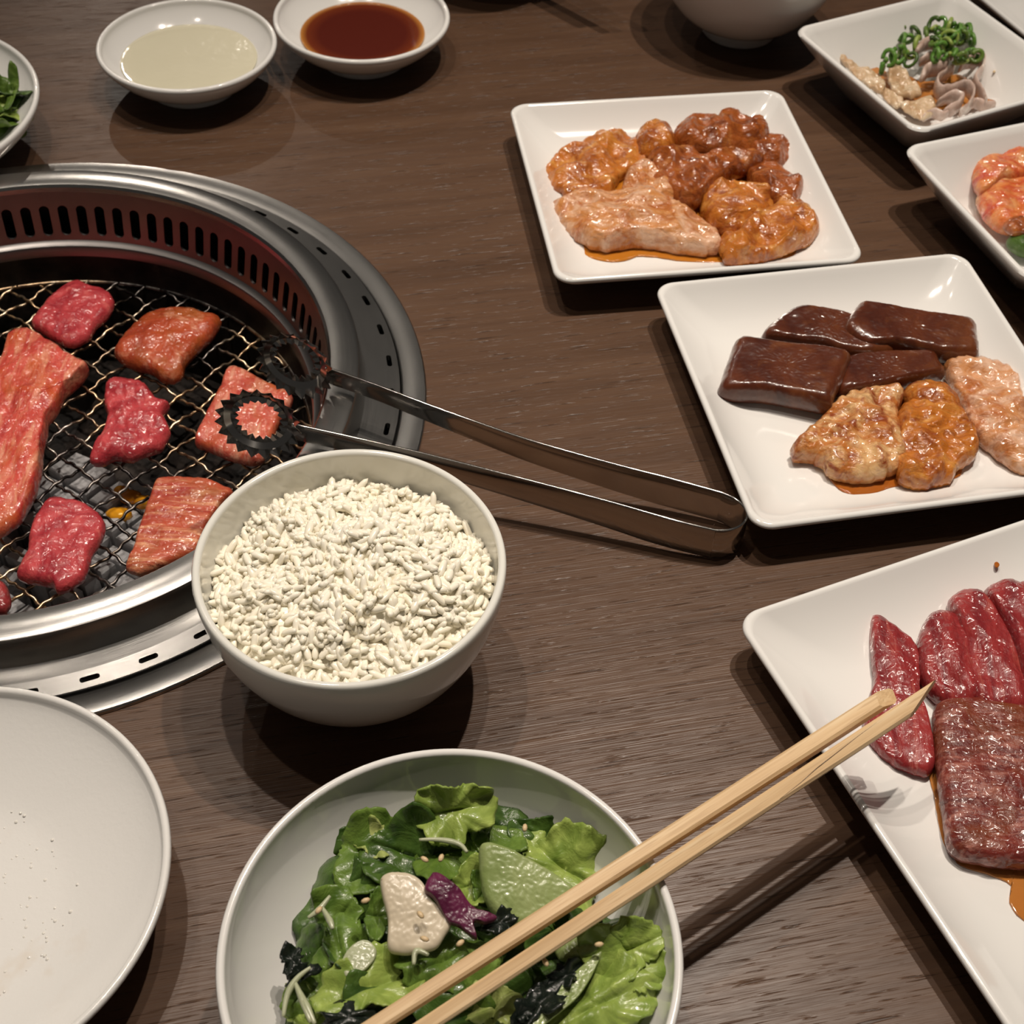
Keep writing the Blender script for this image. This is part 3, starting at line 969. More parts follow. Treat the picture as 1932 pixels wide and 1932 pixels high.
def rice_z(x, y):
    r = math.hypot(x, y)
    z = .0455 + .0125 * (1 - (r / .050) ** 2)
    z += .0052 * nz((x, y), 42, 2) + .0034 * nz((x, y), 95, 9)
    z += .0030 * max(0, 1 - math.hypot(x - .006, y + .016) / .022)
    return z


def build_rice():
    V = []; F = []
    # body of the mound
    nr, nt = 16, 60
    for i in range(nr + 1):
        r = .0478 * i / nr
        for j in range(nt):
            a = 2 * PI * j / nt; x, y = r * math.cos(a), r * math.sin(a)
            V.append((RB.x + x, RB.y + y, rice_z(x, y) - .0012))
    for i in range(nr):
        for j in range(nt):
            k = (j + 1) % nt; F.append((i * nt + j, i * nt + k, i * nt + nt + k, i * nt + nt + j))
    s = len(V)
    for j in range(nt):
        a = 2 * PI * j / nt; V.append((RB.x + .030 * math.cos(a), RB.y + .030 * math.sin(a), .016))
    for j in range(nt):
        k = (j + 1) % nt; F.append((nr * nt + j, nr * nt + k, s + k, s + j))
    F.append(tuple(range(s, s + nt)))
    # grains
    seg, sd = 6, 6
    for g in range(2700):
        r = .0495 * math.sqrt(rnd.random()); a = rnd.uniform(0, 2 * PI)
        x, y = r * math.cos(a), r * math.sin(a)
        z = rice_z(x, y) + rnd.uniform(-.0032, .0011)
        if r > .0478: z -= .001
        yaw = rnd.uniform(0, 2 * PI); pit = rnd.gauss(0, .42)
        if rnd.random() < .08: pit = rnd.uniform(.6, 1.3)
        d = Vector((math.cos(yaw) * math.cos(pit), math.sin(yaw) * math.cos(pit), math.sin(pit)))
        up = Vector((0, 0, 1)) if abs(d.z) < .9 else Vector((1, 0, 0))
        e = d.cross(up).normalized(); f = e.cross(d)
        L = rnd.uniform(.0034, .0044); w = rnd.uniform(.00130, .00158); h = w * .8; bend = rnd.uniform(-.0004, .0004)
        c = Vector((RB.x + x, RB.y + y, z)); s = len(V)
        V.append(c - d * L)
        for q in range(1, seg):
            t = -1 + 2 * q / seg; k = math.sqrt(1 - t * t) ** .8
            for m in range(sd):
                th = 2 * PI * m / sd
                V.append(c + d * (L * t) + e * (w * k * math.cos(th) + bend * (1 - t * t)) + f * (h * k * math.sin(th)))
        V.append(c + d * L); last = len(V) - 1
        for m in range(sd):
            n2 = (m + 1) % sd
            F.append((s, s + 1 + n2, s + 1 + m))
            for q in range(seg - 2):
                A = s + 1 + q * sd; F.append((A + m, A + n2, A + sd + n2, A + sd + m))
            A = s + 1 + (seg - 2) * sd; F.append((A + m, A + n2, last))
    o = mk('cooked_rice', V, F, RICE)
    tag(o, 'mound of steamed white rice filling the cream bowl', 'rice', kind='stuff')


build_rice()

# ------------------------------------------------------------------ chopsticks
def chopstick(p0, p1, z, label, group, w=.0056, h=.0048, slope=1.2, roll=0.0, w2=None, side=.4):
    """p1 = end with the slanted cut; world xy"""
    d = (p1 - p0); L = d.length; d.normalize()
    s_ = Vector((-d.y, d.x, 0)); V = []; F = []
    w2 = w2 or w * .72
    prof = [(.5, .32), (.34, .5), (-.34, .5), (-.5, .32), (-.5, -.32), (-.34, -.5), (.34, -.5), (.5, -.32)]
    steps = [0, .002, .02, .3, .6, .85, 1.0]
    for i, t in enumerate(steps):
        k = .92 if i == 0 else 1
        ww = (w2 + (w - w2) * min(1, t * 1.3)) * k; hh = ww * h / w
        for (a, b) in prof:
            s = t * L
            if i == len(steps) - 1: s = L - (b + .5) * slope * h - (.5 - a) * side * w
            V.append(Vector((s, a * ww, b * hh)))
    n = len(prof)
    for i in range(len(steps) - 1):
        for k in range(n):
            F.append((i * n + k, i * n + (k + 1) % n, i * n + n + (k + 1) % n, i * n + n + k))
    F.append(tuple(range(n))[::-1]); F.append(tuple(range((len(steps) - 1) * n, len(steps) * n)))
    me = bpy.data.meshes.new('chopstick'); me.from_pydata(V, [], F); me.update()
    bm = bmesh.new(); bm.from_mesh(me); bmesh.ops.recalc_face_normals(bm, faces=bm.faces); bm.to_mesh(me); bm.free()
    me.materials.append(CHOP)
    o = bpy.data.objects.new('chopstick', me); C.objects.link(o)
    o.location = (p0.x, p0.y, z); o.rotation_euler = (roll, 0, math.atan2(d.y, d.x))
    return tag(o, label, 'chopstick', group)


CZ = .0526
ca0, ca1 = W(716, 1930, CZ), W(1697, 1300, CZ)
cb0, cb1 = W(808, 1932, CZ), W(1784, 1290, CZ)
ca0 = ca0 + (ca0 - ca1).normalized() * .056; cb0 = cb0 + (cb0 - cb1).normalized() * .052
chopstick(ca0, ca1, CZ, 'pale wooden chopstick across the salad bowl, farther from the bowl front', 'wooden chopsticks on the salad bowl', slope=2.0, side=.5)
ck = chopstick(cb0, cb1, CZ, 'pale wooden chopstick across the salad bowl with a split near its slanted end', 'wooden chopsticks on the salad bowl', slope=1.0, roll=.25, side=3.0)
Lc = (cb1 - cb0).length
sp = [Vector((Lc * t, a, .00236)) for t, a in ((.70, -.0018), (.735, -.0012), (.765, -.0002), (.80, .0004), (.84, .0011), (.875, .0015))]
Vs, Fs = tube_vf(sp, [.00005, .0001, .00016, .00016, .0001, .00005], 5)
me = bpy.data.meshes.new('split'); me.from_pydata(Vs, [], Fs); me.materials.append(WOOD)
so = bpy.data.objects.new('split', me); C.objects.link(so); so.parent = ck
# pair on the bowl beyond the frame
dd = Vector((.72, -.694, 0))
for k, (ex, ey) in enumerate(((.0545, .8010), (.0410, .8060))):
    p1 = Vector((ex, ey, 0)); p0 = p1 - dd * .20
    chopstick(p0, p1, .0650, 'wooden chopstick lying across the bowl by the red sauce dish', 'chopsticks on the far bowl', w=.0055, h=.005)

# ------------------------------------------------------------------ sauced chicken
FL = .0056
zc = lambda L: zp(L, 940, 150, 2.76)
slab('sauce_pool', zc([(250, 365), (290, 390), (400, 315), (540, 285), (720, 285), (950, 300), (1200, 300), (1400, 330), (1520, 370), (1585, 360), (1545, 430), (1580, 560), (1640, 660), (1700, 740), (1670, 850), (1560, 900), (1430, 930), (1200, 945), (960, 935), (760, 910), (660, 935), (560, 935), (430, 890), (330, 790), (285, 680), (280, 600), (255, 520), (262, 430)]),
     FL - .0003, .0011, SAUCE, 20, 'orange marinade pooled under the chicken on the square plate', 'sauce', bump=(.0001, 90), dome=0, n=140, edge=.008, scale=1.03)
CG = 'sauced chicken pieces on the square plate'
chk = [
    ([(265, 450), (330, 380), (430, 330), (520, 290), (600, 290), (700, 310), (770, 360), (760, 430), (700, 470), (640, 500), (600, 560), (580, 600), (480, 610), (380, 600), (300, 560), (265, 500)], .010, 0, S_ORANGE, 'lumpy amber chicken piece in the corner by the sauce splash', 'chicken'),
    ([(720, 290), (800, 255), (880, 260), (920, 310), (900, 370), (820, 400), (740, 370)], .012, .002, S_ORANGE, 'small round sauced chicken lump on the back side of the heap', 'chicken'),
    ([(930, 270), (990, 210), (1070, 200), (1130, 225), (1160, 190), (1230, 190), (1300, 220), (1390, 240), (1400, 290), (1370, 330), (1250, 370), (1130, 390), (1010, 370), (940, 320)], .016, .003, S_RED, 'tall red-brown chicken piece at the back of the heap', 'chicken'),
    ([(1300, 330), (1400, 320), (1490, 340), (1550, 380), (1510, 430), (1420, 450), (1330, 430), (1290, 370)], .012, 0, S_RED, 'glossy round chicken lump at the plate corner side', 'chicken'),
    ([(800, 400), (900, 370), (960, 380), (1060, 430), (1180, 410), (1300, 380), (1370, 410), (1300, 460), (1200, 500), (1100, 580), (1030, 640), (960, 640), (900, 600), (820, 520)], .014, .002, S_RED, 'folded red-sauced chicken strip in the middle of the heap', 'chicken'),
    ([(720, 450), (800, 470), (870, 540), (920, 620), (840, 640), (700, 620), (650, 560)], .012, .001, S_PINK, 'pale translucent chicken piece tucked in the middle of the heap', 'chicken'),
    ([(1310, 460), (1420, 450), (1520, 490), (1580, 530), (1570, 600), (1500, 650), (1400, 620), (1320, 550)], .012, .001, S_RED, 'flat brownish chicken piece beside the plate edge', 'chicken'),
    ([(1080, 590), (1180, 550), (1290, 570), (1400, 590), (1440, 640), (1380, 710), (1260, 790), (1170, 800), (1090, 740), (1060, 650)], .013, 0, S_ORANGE, 'knobbly amber chicken piece right of the heap centre', 'chicken'),
    ([(1170, 830), (1280, 760), (1400, 700), (1500, 650), (1600, 680), (1660, 760), (1640, 820), (1560, 860), (1450, 900), (1330, 930), (1220, 940), (1170, 890)], .012, .001, S_ORANGE, 'broad wrinkled chicken piece at the front corner of the plate', 'chicken'),
    ([(310, 650), (400, 610), (520, 600), (700, 590), (830, 620), (960, 690), (1080, 750), (1140, 840), (1090, 880), (960, 870), (830, 850), (700, 840), (560, 860), (440, 820), (350, 740)], .014, .000, S_PINK, 'long pale pink chicken piece along the front of the heap', 'chicken'),
]
for i, (L, th, dz, m, lb, ct_) in enumerate(chk):
    rr = random.Random(i)
    a = rr.uniform(0, PI)
    slab('chicken_piece', zc(L), FL + dz, th * .72, m, 30 + i, lb, ct_, CG, bump=(.0014, 90), dome=.35, rings=34, edge=.045, n=180, scale=1.05, rid=(.0040, 42),
         folds=[(300 * math.cos(a), 300 * math.sin(a), .0011, i)])
slab('sauce_drop', zc([(235, 350), (265, 345), (280, 365), (262, 385), (240, 378)]), FL, .0006, SAUCE, 3, 'small splash of orange marinade near the plate corner', 'sauce', n=24, rings=3, dome=0, bump=(0, 1))

# ------------------------------------------------------------------ liver and tripe
zl = lambda L: zp(L, 1220, 450, 2.7135)
LG = 'dark liver slabs on the square plate'
slab('sauce_pool', zl([(740, 1105), (830, 1010), (950, 850), (1150, 800), (1400, 820), (1600, 1000), (1620, 1150), (1590, 1225), (1400, 1275), (1280, 1270), (1150, 1310), (1020, 1305), (950, 1250), (900, 1180), (820, 1135)]),
     FL - .0003, .0011, SAUCE_D, 41, 'brown marinade pooled under the tripe on the liver plate', 'sauce', bump=(.0001, 90), dome=0, n=100, edge=.008)
slab('sauce_smear', zl([(1690, 410), (1730, 405), (1760, 460), (1790, 560), (1770, 590), (1730, 570), (1700, 500)]), FL, .0006, SAUCE, 42, 'thin orange sauce smear beside the liver slabs', 'sauce', n=40, rings=4, dome=0, bump=(0, 1))
LT = .0105
slab('liver_slab', zl([(600, 470), (660, 390), (780, 325), (900, 340), (1040, 365), (1150, 420), (1300, 520), (1180, 570), (1040, 560), (900, 520), (760, 500)]), FL, LT, M_LIVER, 43, 'round-edged dark liver slab at the back, half under its neighbour', 'liver', LG, bump=(.0010, 80), dome=.05, ref=1, edge=.01, undercut=.98)
slab('liver_slab', zl([(1080, 320), (1130, 305), (1300, 330), (1500, 360), (1690, 390), (1710, 460), (1720, 530), (1700, 560), (1530, 560), (1310, 520), (1130, 520), (1010, 440)]), FL + .0025, LT, M_LIVER, 44, 'large flat dark liver slab at the back beside the sauce smear', 'liver', LG, bump=(.0008, 70), dome=.03, ref=1, edge=.008, tilt=(-.03, .0), undercut=.98)
slab('liver_slab', zl([(1020, 590), (1150, 565), (1300, 555), (1480, 556), (1515, 600), (1535, 660), (1350, 700), (1170, 740), (1000, 760), (985, 680)]), FL, LT, M_LIVER, 45, 'narrow dark liver slab between the thick slab and the pale tripe', 'liver', LG, bump=(.0005, 70), dome=.0, ref=1, edge=.006, undercut=.98)
slab('liver_slab', zl([(465, 482), (520, 480), (700, 510), (900, 540), (1045, 570), (1040, 630), (970, 790), (950, 825), (800, 795), (600, 755), (390, 735), (395, 660), (440, 530)]), FL + .003, LT * 1.05, M_LIVER, 46, 'thick square dark liver slab in front, overhanging the bare plate', 'liver', LG, bump=(.0006, 70), dome=.02, ref=1, edge=.008, tilt=(.05, .02), undercut=.98)
TG = 'sauced tripe pieces on the liver plate'
slab('tripe_piece', zl([(740, 1100), (800, 1020), (900, 920), (980, 840), (1100, 790), (1260, 770), (1310, 800), (1280, 900), (1300, 1010), (1320, 1100), (1290, 1160), (1200, 1210), (1080, 1220), (960, 1200), (880, 1130)]),
     FL, .0095, S_GOLD, 47, 'golden sauced tripe piece at the front with a pointed corner', 'tripe', TG, bump=(.0024, 100), dome=.3, rings=32, n=170, edge=.04, rid=(.0030, 48), scale=1.03)
slab('tripe_piece', zl([(1310, 790), (1400, 740), (1520, 760), (1610, 850), (1560, 930), (1400, 900)]), FL, .0100, S_ORANGE, 48, 'small glossy tripe piece behind the others, next to the narrow liver slab', 'tripe', TG, bump=(.0018, 110), dome=.4, edge=.03)
slab('tripe_piece', zl([(1290, 880), (1400, 820), (1560, 830), (1640, 920), (1700, 1030), (1680, 1120), (1600, 1170), (1560, 1230), (1420, 1260), (1310, 1240), (1270, 1120)]),
     FL, .0095, S_ORANGE, 49, 'brown-sauced tripe piece in the middle of the three', 'tripe', TG, bump=(.0026, 95), dome=.3, rings=32, n=170, edge=.04, rid=(.0030, 48))
slab('tripe_piece', zl([(1530, 640), (1700, 625), (1800, 640), (1870, 690), (1920, 790), (1960, 900), (2050, 1000), (2090, 1120), (2030, 1190), (1932, 1185), (1830, 1120), (1750, 1060), (1660, 960), (1600, 800)]),
     FL, .0095, S_FAT, 50, 'pale pinkish tripe strip near the plate edge', 'tripe', TG, bump=(.0020, 90), dome=.25, rings=32, n=170, edge=.04, rid=(.0028, 45), folds=[(120, 300, .0009, 0)])

# ------------------------------------------------------------------ raw beef
zb_ = lambda L: zp(L, 1380, 950, 1.967)
BG = 'raw beef slices on the rectangular plate'
slab('beef_juice', zb_([(730, 990), (760, 960), (900, 1000), (1250, 1100), (1400, 1300), (1350, 1500), (1200, 1590), (1086, 1550), (1030, 1480), (1040, 1420), (960, 1380), (860, 1350), (800, 1310), (770, 1200), (755, 1100)]),
     FL - .0003, .0010, SAUCE_B, 60, 'thin orange juice pooled under the marbled beef slice', 'sauce', bump=(.0001, 90), dome=0, n=90, edge=.012)
slab('beef_slice', zb_([(520, 420), (590, 440), (690, 540), (700, 700), (730, 800), (755, 960), (720, 1005), (600, 960), (530, 900), (490, 830), (510, 720), (530, 650), (520, 560)]), FL, .0065, M_SLICE, 61, 'pointed dark red beef slice under the chopstick ends', 'meat', BG, bump=(.0012, 90), dome=.2, folds=[(260, 80, .0005, 0)])
slab('beef_slice', zb_([(700, 470), (740, 410), (800, 395), (850, 430), (880, 520), (920, 700), (880, 760), (780, 740), (700, 650), (690, 560)]), FL, .0085, M_SLICE, 62, 'folded dark red beef slice next to the pointed one', 'meat', BG, bump=(.0012, 90), dome=.4, folds=[(420, 120, .0008, 1)])
slab('beef_slice', zb_([(805, 360), (860, 320), (940, 345), (1010, 460), (1070, 600), (1110, 760), (1010, 790), (900, 740), (860, 560), (830, 440)]), FL + .001, .0090, M_SLICE, 63, 'long dark red beef slice, third in the row of overlapping slices', 'meat', BG, bump=(.0012, 90), dome=.35, folds=[(420, 160, .0006, 2)])
slab('beef_slice', zb_([(940, 330), (980, 290), (1040, 290), (1090, 330), (1150, 500), (1190, 760), (1100, 790), (1060, 600), (1000, 450)]), FL + .002, .0095, M_SLICE, 64, 'long dark red beef slice, fourth in the row of overlapping slices', 'meat', BG, bump=(.0012, 90), dome=.35, folds=[(420, 160, .0006, 3)])
slab('beef_slice', zb_([(1050, 310), (1110, 295), (1190, 360), (1260, 520), (1300, 760), (1190, 780), (1140, 600), (1080, 430)]), FL + .003, .0100, M_SLICE, 65, 'dark red beef slice, last in the row of overlapping slices', 'meat', BG, bump=(.0012, 90), dome=.35, folds=[(420, 160, .0006, 4)])
slab('beef_slab', zb_([(770, 735), (900, 720), (1086, 750), (1300, 790), (1340, 1000), (1300, 1320), (1086, 1345), (940, 1330), (820, 1290), (785, 1150), (760, 950), (748, 800)]), FL + .001, .0095, M_MARBLE, 66, 'broad marbled beef slab lying in front of the overlapping slices', 'meat', BG, bump=(.0009, 70), dome=.05, n=110, edge=.012)
slab('sauce_drop', [(1876, 1062), (1882, 1060), (1886, 1066), (1882, 1071), (1877, 1069)], .013, .0006, SAUCE_D, 6, 'tiny brown sauce drop on the sloping edge of the beef plate', 'sauce', n=20, rings=3, dome=0, bump=(0, 1))


# ------------------------------------------------------------------ leaves
def leaf(name, pos, size, mat, seed, label, cat, group, aspect=1.0, rot=0.0, tilt=(0, 0), curl=.35, frill=.16, lobes=7, n=64, rings=9, thick=.0006):
    rr = random.Random(seed); V = []; F = []
    ph = [rr.uniform(0, 6.28) for _ in range(6)]
    M3 = Matrix.Rotation(rot, 3, 'Z') @ Matrix.Rotation(tilt[0], 3, 'X') @ Matrix.Rotation(tilt[1], 3, 'Y')

    def pt(t, a):
        ca_, sa_ = math.cos(a), math.sin(a)
        jag = noise.noise(Vector((ca_ * 3.2 + seed, sa_ * 3.2, 1))) + .7 * noise.noise(Vector((ca_ * 8 + seed, sa_ * 8, 4)))
        R = size * (1 + .22 * math.sin(2 * a + ph[0]) + .12 * math.sin(3 * a + ph[1]) + frill * .9 * t ** 2 * jag)
        x = R * t * ca_ * aspect; y = R * t * sa_
        z = curl * (y * y) / size * rr_sign - .25 * curl * x * x / size - .18 * size * math.exp(-(y / (.08 * size)) ** 2) * (1 - t)
        z += size * frill * .9 * (t ** 1.8) * math.sin(lobes * a + ph[4] + 1.5 * t) + size * frill * .35 * t ** 3 * math.sin(lobes * 2.7 * a + ph[5])
        z += size * .22 * nz((x + seed, y), 1.4 / size, seed)
        return M3 @ Vector((x, y, z)) + pos
    rr_sign = rr.choice((-1, 1))
    for q in range(1, rings + 1):
        t = q / rings
        for i in range(n): V.append(pt(t, 2 * PI * i / n))
    V.append(pt(0, 0)); top = len(V) - 1
    for q in range(rings - 1):
        for i in range(n):
            j = (i + 1) % n; F.append((q * n + i, q * n + j, q * n + n + j, q * n + n + i))
    for i in range(n): F.append((top, i, (i + 1) % n))
    o = mk(name, V, F, mat)
    md = o.modifiers.new('thickness', 'SOLIDIFY'); md.thickness = thick; md.offset = 0
    return tag(o, label, cat, group)


zs = lambda x, y: (x / 1.932 + 400, y / 1.932 + 1380)
PXM = 5.1e3
SG = 'lettuce leaves in the salad bowl'


def salad_z(p):
    r = (Vector((p.x, p.y, 0)) - SB).length
    return .036 - .007 * (r / .05) ** 2


def salad_at(x, y, dz=0):
    px, py = zs(x, y); z = .034
    for _ in range(4):
        p = W(px, py, z); z = salad_z(p) + dz
    return W(px, py, z)


LAB = {'D': ('dark green torn lettuce leaf in the salad bowl', LEAF_D), 'M': ('mid green ruffled lettuce leaf in the salad bowl', LEAF_M), 'L': ('pale green frilly lettuce leaf in the salad bowl', LEAF_L), 'Y': ('yellowish lettuce heart leaf in the salad bowl', LEAF_Y)}
leaves = [
    # x, y (salad zoom), size in zoom px, kind, dz(mm), aspect, rot, tilt
    (520, 620, 120, 'D', -6, 1.1, .3, (.2, .1)), (700, 520, 130, 'D', -6, 1.2, 1.0, (.1, -.2)), (900, 480, 120, 'D', -6, 1.0, .5, (.2, .2)), (1080, 470, 120, 'D', -6, 1.2, .1, (-.1, .2)),
    (1240, 620, 120, 'M', -7, 1.1, .8, (0, .2)), (640, 800, 130, 'D', -8, 1.1, 2.2, (.1, .1)), (820, 900, 130, 'D', -8, 1.1, .2, (0, 0)), (1050, 850, 130, 'D', -8, 1, 1.4, (0, 0)), (1250, 900, 120, 'D', -8, 1, .9, (.1, 0)),
    (480, 980, 120, 'D', -8, 1, .4, (0, .2)), (660, 1060, 120, 'M', -7, 1, 1.9, (0, 0)), (900, 1080, 120, 'D', -7, 1, .3, (0, 0)), (1120, 1080, 120, 'D', -7, 1, 1.1, (.1, 0)), (1340, 1060, 120, 'M', -8, 1, .6, (0, -.2)),
    (480, 1180, 110, 'M', -5, 1, .4, (0, .1)), (720, 1210, 120, 'D', -5, 1, 1.2, (0, 0)), (960, 1220, 120, 'M', -5, 1, .1, (0, 0)), (1200, 1190, 115, 'D', -5, 1, .8, (0, 0)),
    (470, 450, 92, 'D', 0, 1.1, .4, (.35, -.15)), (590, 440, 95, 'M', 3, 1.2, .1, (.3, .1)), (690, 440, 92, 'D', 4, 1.15, -.3, (.35, .15)),
    (880, 290, 95, 'L', 15, .95, .2, (.75, .0)), (800, 310, 78, 'D', 1, 1.1, -.6, (.5, -.1)), (1000, 350, 85, 'M', 5, .9, 1.2, (.4, .3)), (1100, 375, 88, 'D', 2, 1.3, -.3, (.35, .2)), (1180, 375, 55, 'D', 3, 1.1, -.5, (.3, .4)),
    (585, 395, 48, 'Y', 6, 1.0, 0, (.3, 0)), (735, 350, 52, 'L', 3, 1.0, .6, (.6, .1)), (1190, 435, 52, 'L', 1, 1.0, .4, (.5, .2)), (860, 430, 80, 'M', 4, 1.3, .1, (.2, .1)),
    (510, 570, 98, 'D', 2, 1.1, .8, (.1, -.35)), (450, 690, 70, 'M', 1, 1.1, .9, (.1, -.3)), (605, 670, 62, 'M', 4, .6, .1, (.1, .3)), (400, 790, 80, 'D', 1, .9, 1.2, (-.1, -.4)), (470, 800, 75, 'M', 3, 1.1, 1.9, (0, -.2)),
    (575, 930, 100, 'L', 4, 1.1, .5, (-.15, .1)), (700, 900, 70, 'M', 0, .7, 1.5, (0, .2)), (850, 830, 92, 'M', 4, 1.2, .6, (.1, .1)), (790, 950, 80, 'D', 2, 1.0, .3, (0, 0)),
    (1290, 500, 92, 'L', 2, 1.3, -.5, (.2, .2)), (1500, 840, 100, 'L', 9, .8, .9, (.2, -.35)), (1530, 790, 72, 'L', 12, 1.0, .4, (.3, -.4)), (1400, 1000, 105, 'L', 8, 1.2, .5, (0, -.2)), (1490, 950, 85, 'L', 9, 1.1, 1.2, (0, -.4)),
    (1030, 990, 80, 'Y', 3, .8, 1.4, (-.1, 0)), (400, 960, 72, 'M', 1, 1.0, 1.1, (-.1, -.3)), (330, 1000, 55, 'L', 0, 1.0, .2, (0, -.4)), (940, 560, 55, 'L', 3, 1.0, .4, (.2, .1)), (1400, 720, 70, 'D', 0, .8, 1.2, (0, .4)),
    (560, 1030, 70, 'D', 3, 1, .7, (-.1, 0)), (990, 580, 48, 'M', 4, .7, 1.1, (.2, .2)), (1240, 830, 60, 'D', 2, 1, .3, (0, .1)),
]
LEAF_LABELS = {18: 'dark green lettuce leaf at the outer back of the salad, nearest the rice bowl shadow', 21: 'upright pale frilly lettuce leaf at the top of the salad heap',
               22: 'dark folded lettuce leaf tucked behind the upright frilly leaf', 23: 'wet mid green leaf hanging below the upright frilly leaf', 24: 'long dark green leaf behind the cucumber wedge',
               25: 'small dark leaf tip poking out behind the cucumber wedge', 26: 'tiny yellowish lettuce tip behind the dark leaves', 27: 'small pale lettuce tip beside the upright frilly leaf',
               28: 'small pale lettuce scrap at the end of the cucumber wedge', 32: 'narrow curled green leaf beside the white radish chunk', 35: 'broad pale lettuce leaf in front of the onion piece',
               37: 'mid green leaf in front of the white radish chunk', 39: 'pale green leaf lying along the cucumber wedge', 40: 'large pale frilly lettuce leaf against the bowl wall past the chopsticks',
               41: 'upturned frilly leaf tip touching the bowl wall past the chopsticks', 44: 'yellowish frilly lettuce heart piece in front of the chopsticks', 47: 'pale leaf scrap under the purple radicchio'}
for i in range(18): LEAF_LABELS[i] = 'torn green lettuce leaf buried under the other salad leaves'
for i, (x, y, s, k, dz, asp, rot, tl) in enumerate(leaves):
    p = salad_at(x, y, dz * .001)
    lb, m = LAB[k]
    lb = LEAF_LABELS.get(i, lb)
    fr = {'D': .09, 'M': .13, 'L': .19, 'Y': .22}[k]
    leaf('lettuce_leaf', p, s / 1.932 / PXM * 1.22, m, (100 + i - 4 if i >= 18 else 100 + i if i < 14 else 180 + i), lb, 'lettuce', SG, asp, rot, tl, curl=.45, frill=fr, lobes=4 + (i - 4 if i >= 18 else i) % 3, n=80, rings=12)


def sslab(name, pts, dz, th, mat, seed, label, cat, group=None, tilt=None, **kw):
    c = (sum(p[0] for p in pts) / len(pts), sum(p[1] for p in pts) / len(pts))
    q = salad_at(*c, dz)
    return slab(name, [zs(*p) for p in pts], q.z, th, mat, seed, label, cat, group, tilt=tilt, **kw)


sslab('radish_chunk', [(615, 545), (700, 530), (765, 560), (800, 620), (870, 690), (850, 740), (800, 785), (650, 785), (640, 680)], .010, .0035, RADISH, 201, 'white radish chunk in the middle of the salad', 'radish', dome=.1, bump=(.0008, 90), tilt=(.1, .25), edge=.01)
sslab('radicchio_leaf', [(790, 550), (820, 525), (900, 580), (960, 640), (1040, 665), (1000, 690), (955, 690), (965, 745), (900, 705), (860, 690), (810, 620), (775, 590)], .013, .0022, RADIC, 202, 'purple radicchio leaf piece beside the white radish chunk', 'radicchio', dome=.2, bump=(.0016, 110), tilt=(-.1, .2), edge=.03)
sslab('cucumber_wedge', [(980, 435), (1060, 440), (1180, 490), (1290, 545), (1330, 590), (1270, 640), (1190, 690), (1080, 690), (1000, 620), (975, 520)], .008, .0050, CUKE, 203, 'pale green cucumber wedge behind the chopsticks', 'cucumber', dome=.15, bump=(.0008, 80), tilt=(-.05, .3), edge=.01)
sslab('cucumber_slice', [(1250, 770), (1330, 720), (1410, 730), (1420, 790), (1350, 830), (1270, 830)], .006, .0035, CUKE, 204, 'small pale cucumber slice in front of the chopsticks', 'cucumber', dome=.15, bump=(.0008, 80), edge=.01)
sslab('cucumber_sliver', [(1160, 1050), (1230, 960), (1330, 870), (1420, 800), (1390, 880), (1340, 960), (1260, 1030), (1190, 1080)], .008, .0012, CUKE, 205, 'thin pale green cucumber sliver near the frilly leaves', 'cucumber', dome=.1, edge=.01)
sslab('onion_slice', [(470, 850), (500, 790), (560, 760), (600, 800), (570, 860), (500, 900)], .006, .0012, SHRED, 206, 'curved white onion piece on the left leaves', 'onion', dome=.3, edge=.02)
for i, (x, y, s, asp, rot) in enumerate(((500, 1040, 46, 1.9, .2), (1200, 985, 52, 2.0, .9), (290, 830, 30, 1.6, 1.2), (1050, 695, 36, 1.6, .3), (1290, 890, 38, 1.9, .5), (1140, 1030, 30, .6, .4), (330, 880, 30, 1.5, .8), (1400, 710, 26, 1.4, .3))):
    leaf('seaweed_shred', salad_at(x, y, .009), s / 1.932 / PXM, NORI, 300 + i, 'black seaweed shred on the green salad', 'seaweed', 'seaweed shreds on the salad', asp, rot, (.1, .1), curl=.5, frill=.35, lobes=5, n=40, rings=5)
shr = [[(755, 395), (830, 395), (900, 410), (930, 440)], [(300, 910), (330, 980), (360, 1060)], [(260, 1040), (275, 960), (310, 900), (360, 860)], [(735, 850), (745, 800), (790, 815)], [(400, 640), (430, 690), (440, 720)], [(350, 680), (390, 650), (430, 600)], [(310, 930), (345, 1000), (375, 1066)]]
for i, L in enumerate(shr):
    P = [tuple(salad_at(x, y, .0105)) for x, y in L]
    P = [Vector(p) for p in smooth_profile(P, 5)]
    V, F = tube_vf(P, [.0011 * (1 - .5 * abs(2 * k / (len(P) - 1) - 1)) for k in range(len(P))], 6)
    tag(mk('onion_shred', V, F, SHRED), 'thin translucent white onion shred on the salad', 'onion', 'onion shreds on the salad')
for i, (x, y) in enumerate(((635, 545), (835, 465), (775, 470), (905, 775), (1215, 845), (1410, 780), (1140, 355), (775, 760), (390, 655), (760, 672), (560, 620))):
    c = salad_at(x, y, .0155 if i not in (7, 9) else .0165); V, F = lathe_vf([(0, 0), (.0006, .0002), (.0009, .0007), (.0006, .0012), (0, .0014)], (0, 0, 0), 8)
    a = i * 1.3
    V = [(c.x + v[0] * 1.7 * math.cos(a) - v[1] * math.sin(a), c.y + v[0] * 1.7 * math.sin(a) + v[1] * math.cos(a), c.z + v[2]) for v in V]
    tag(mk('sesame_seed', V, F, SESAME), 'toasted sesame seed scattered on the salad', 'sesame seed', 'sesame seeds on the salad')

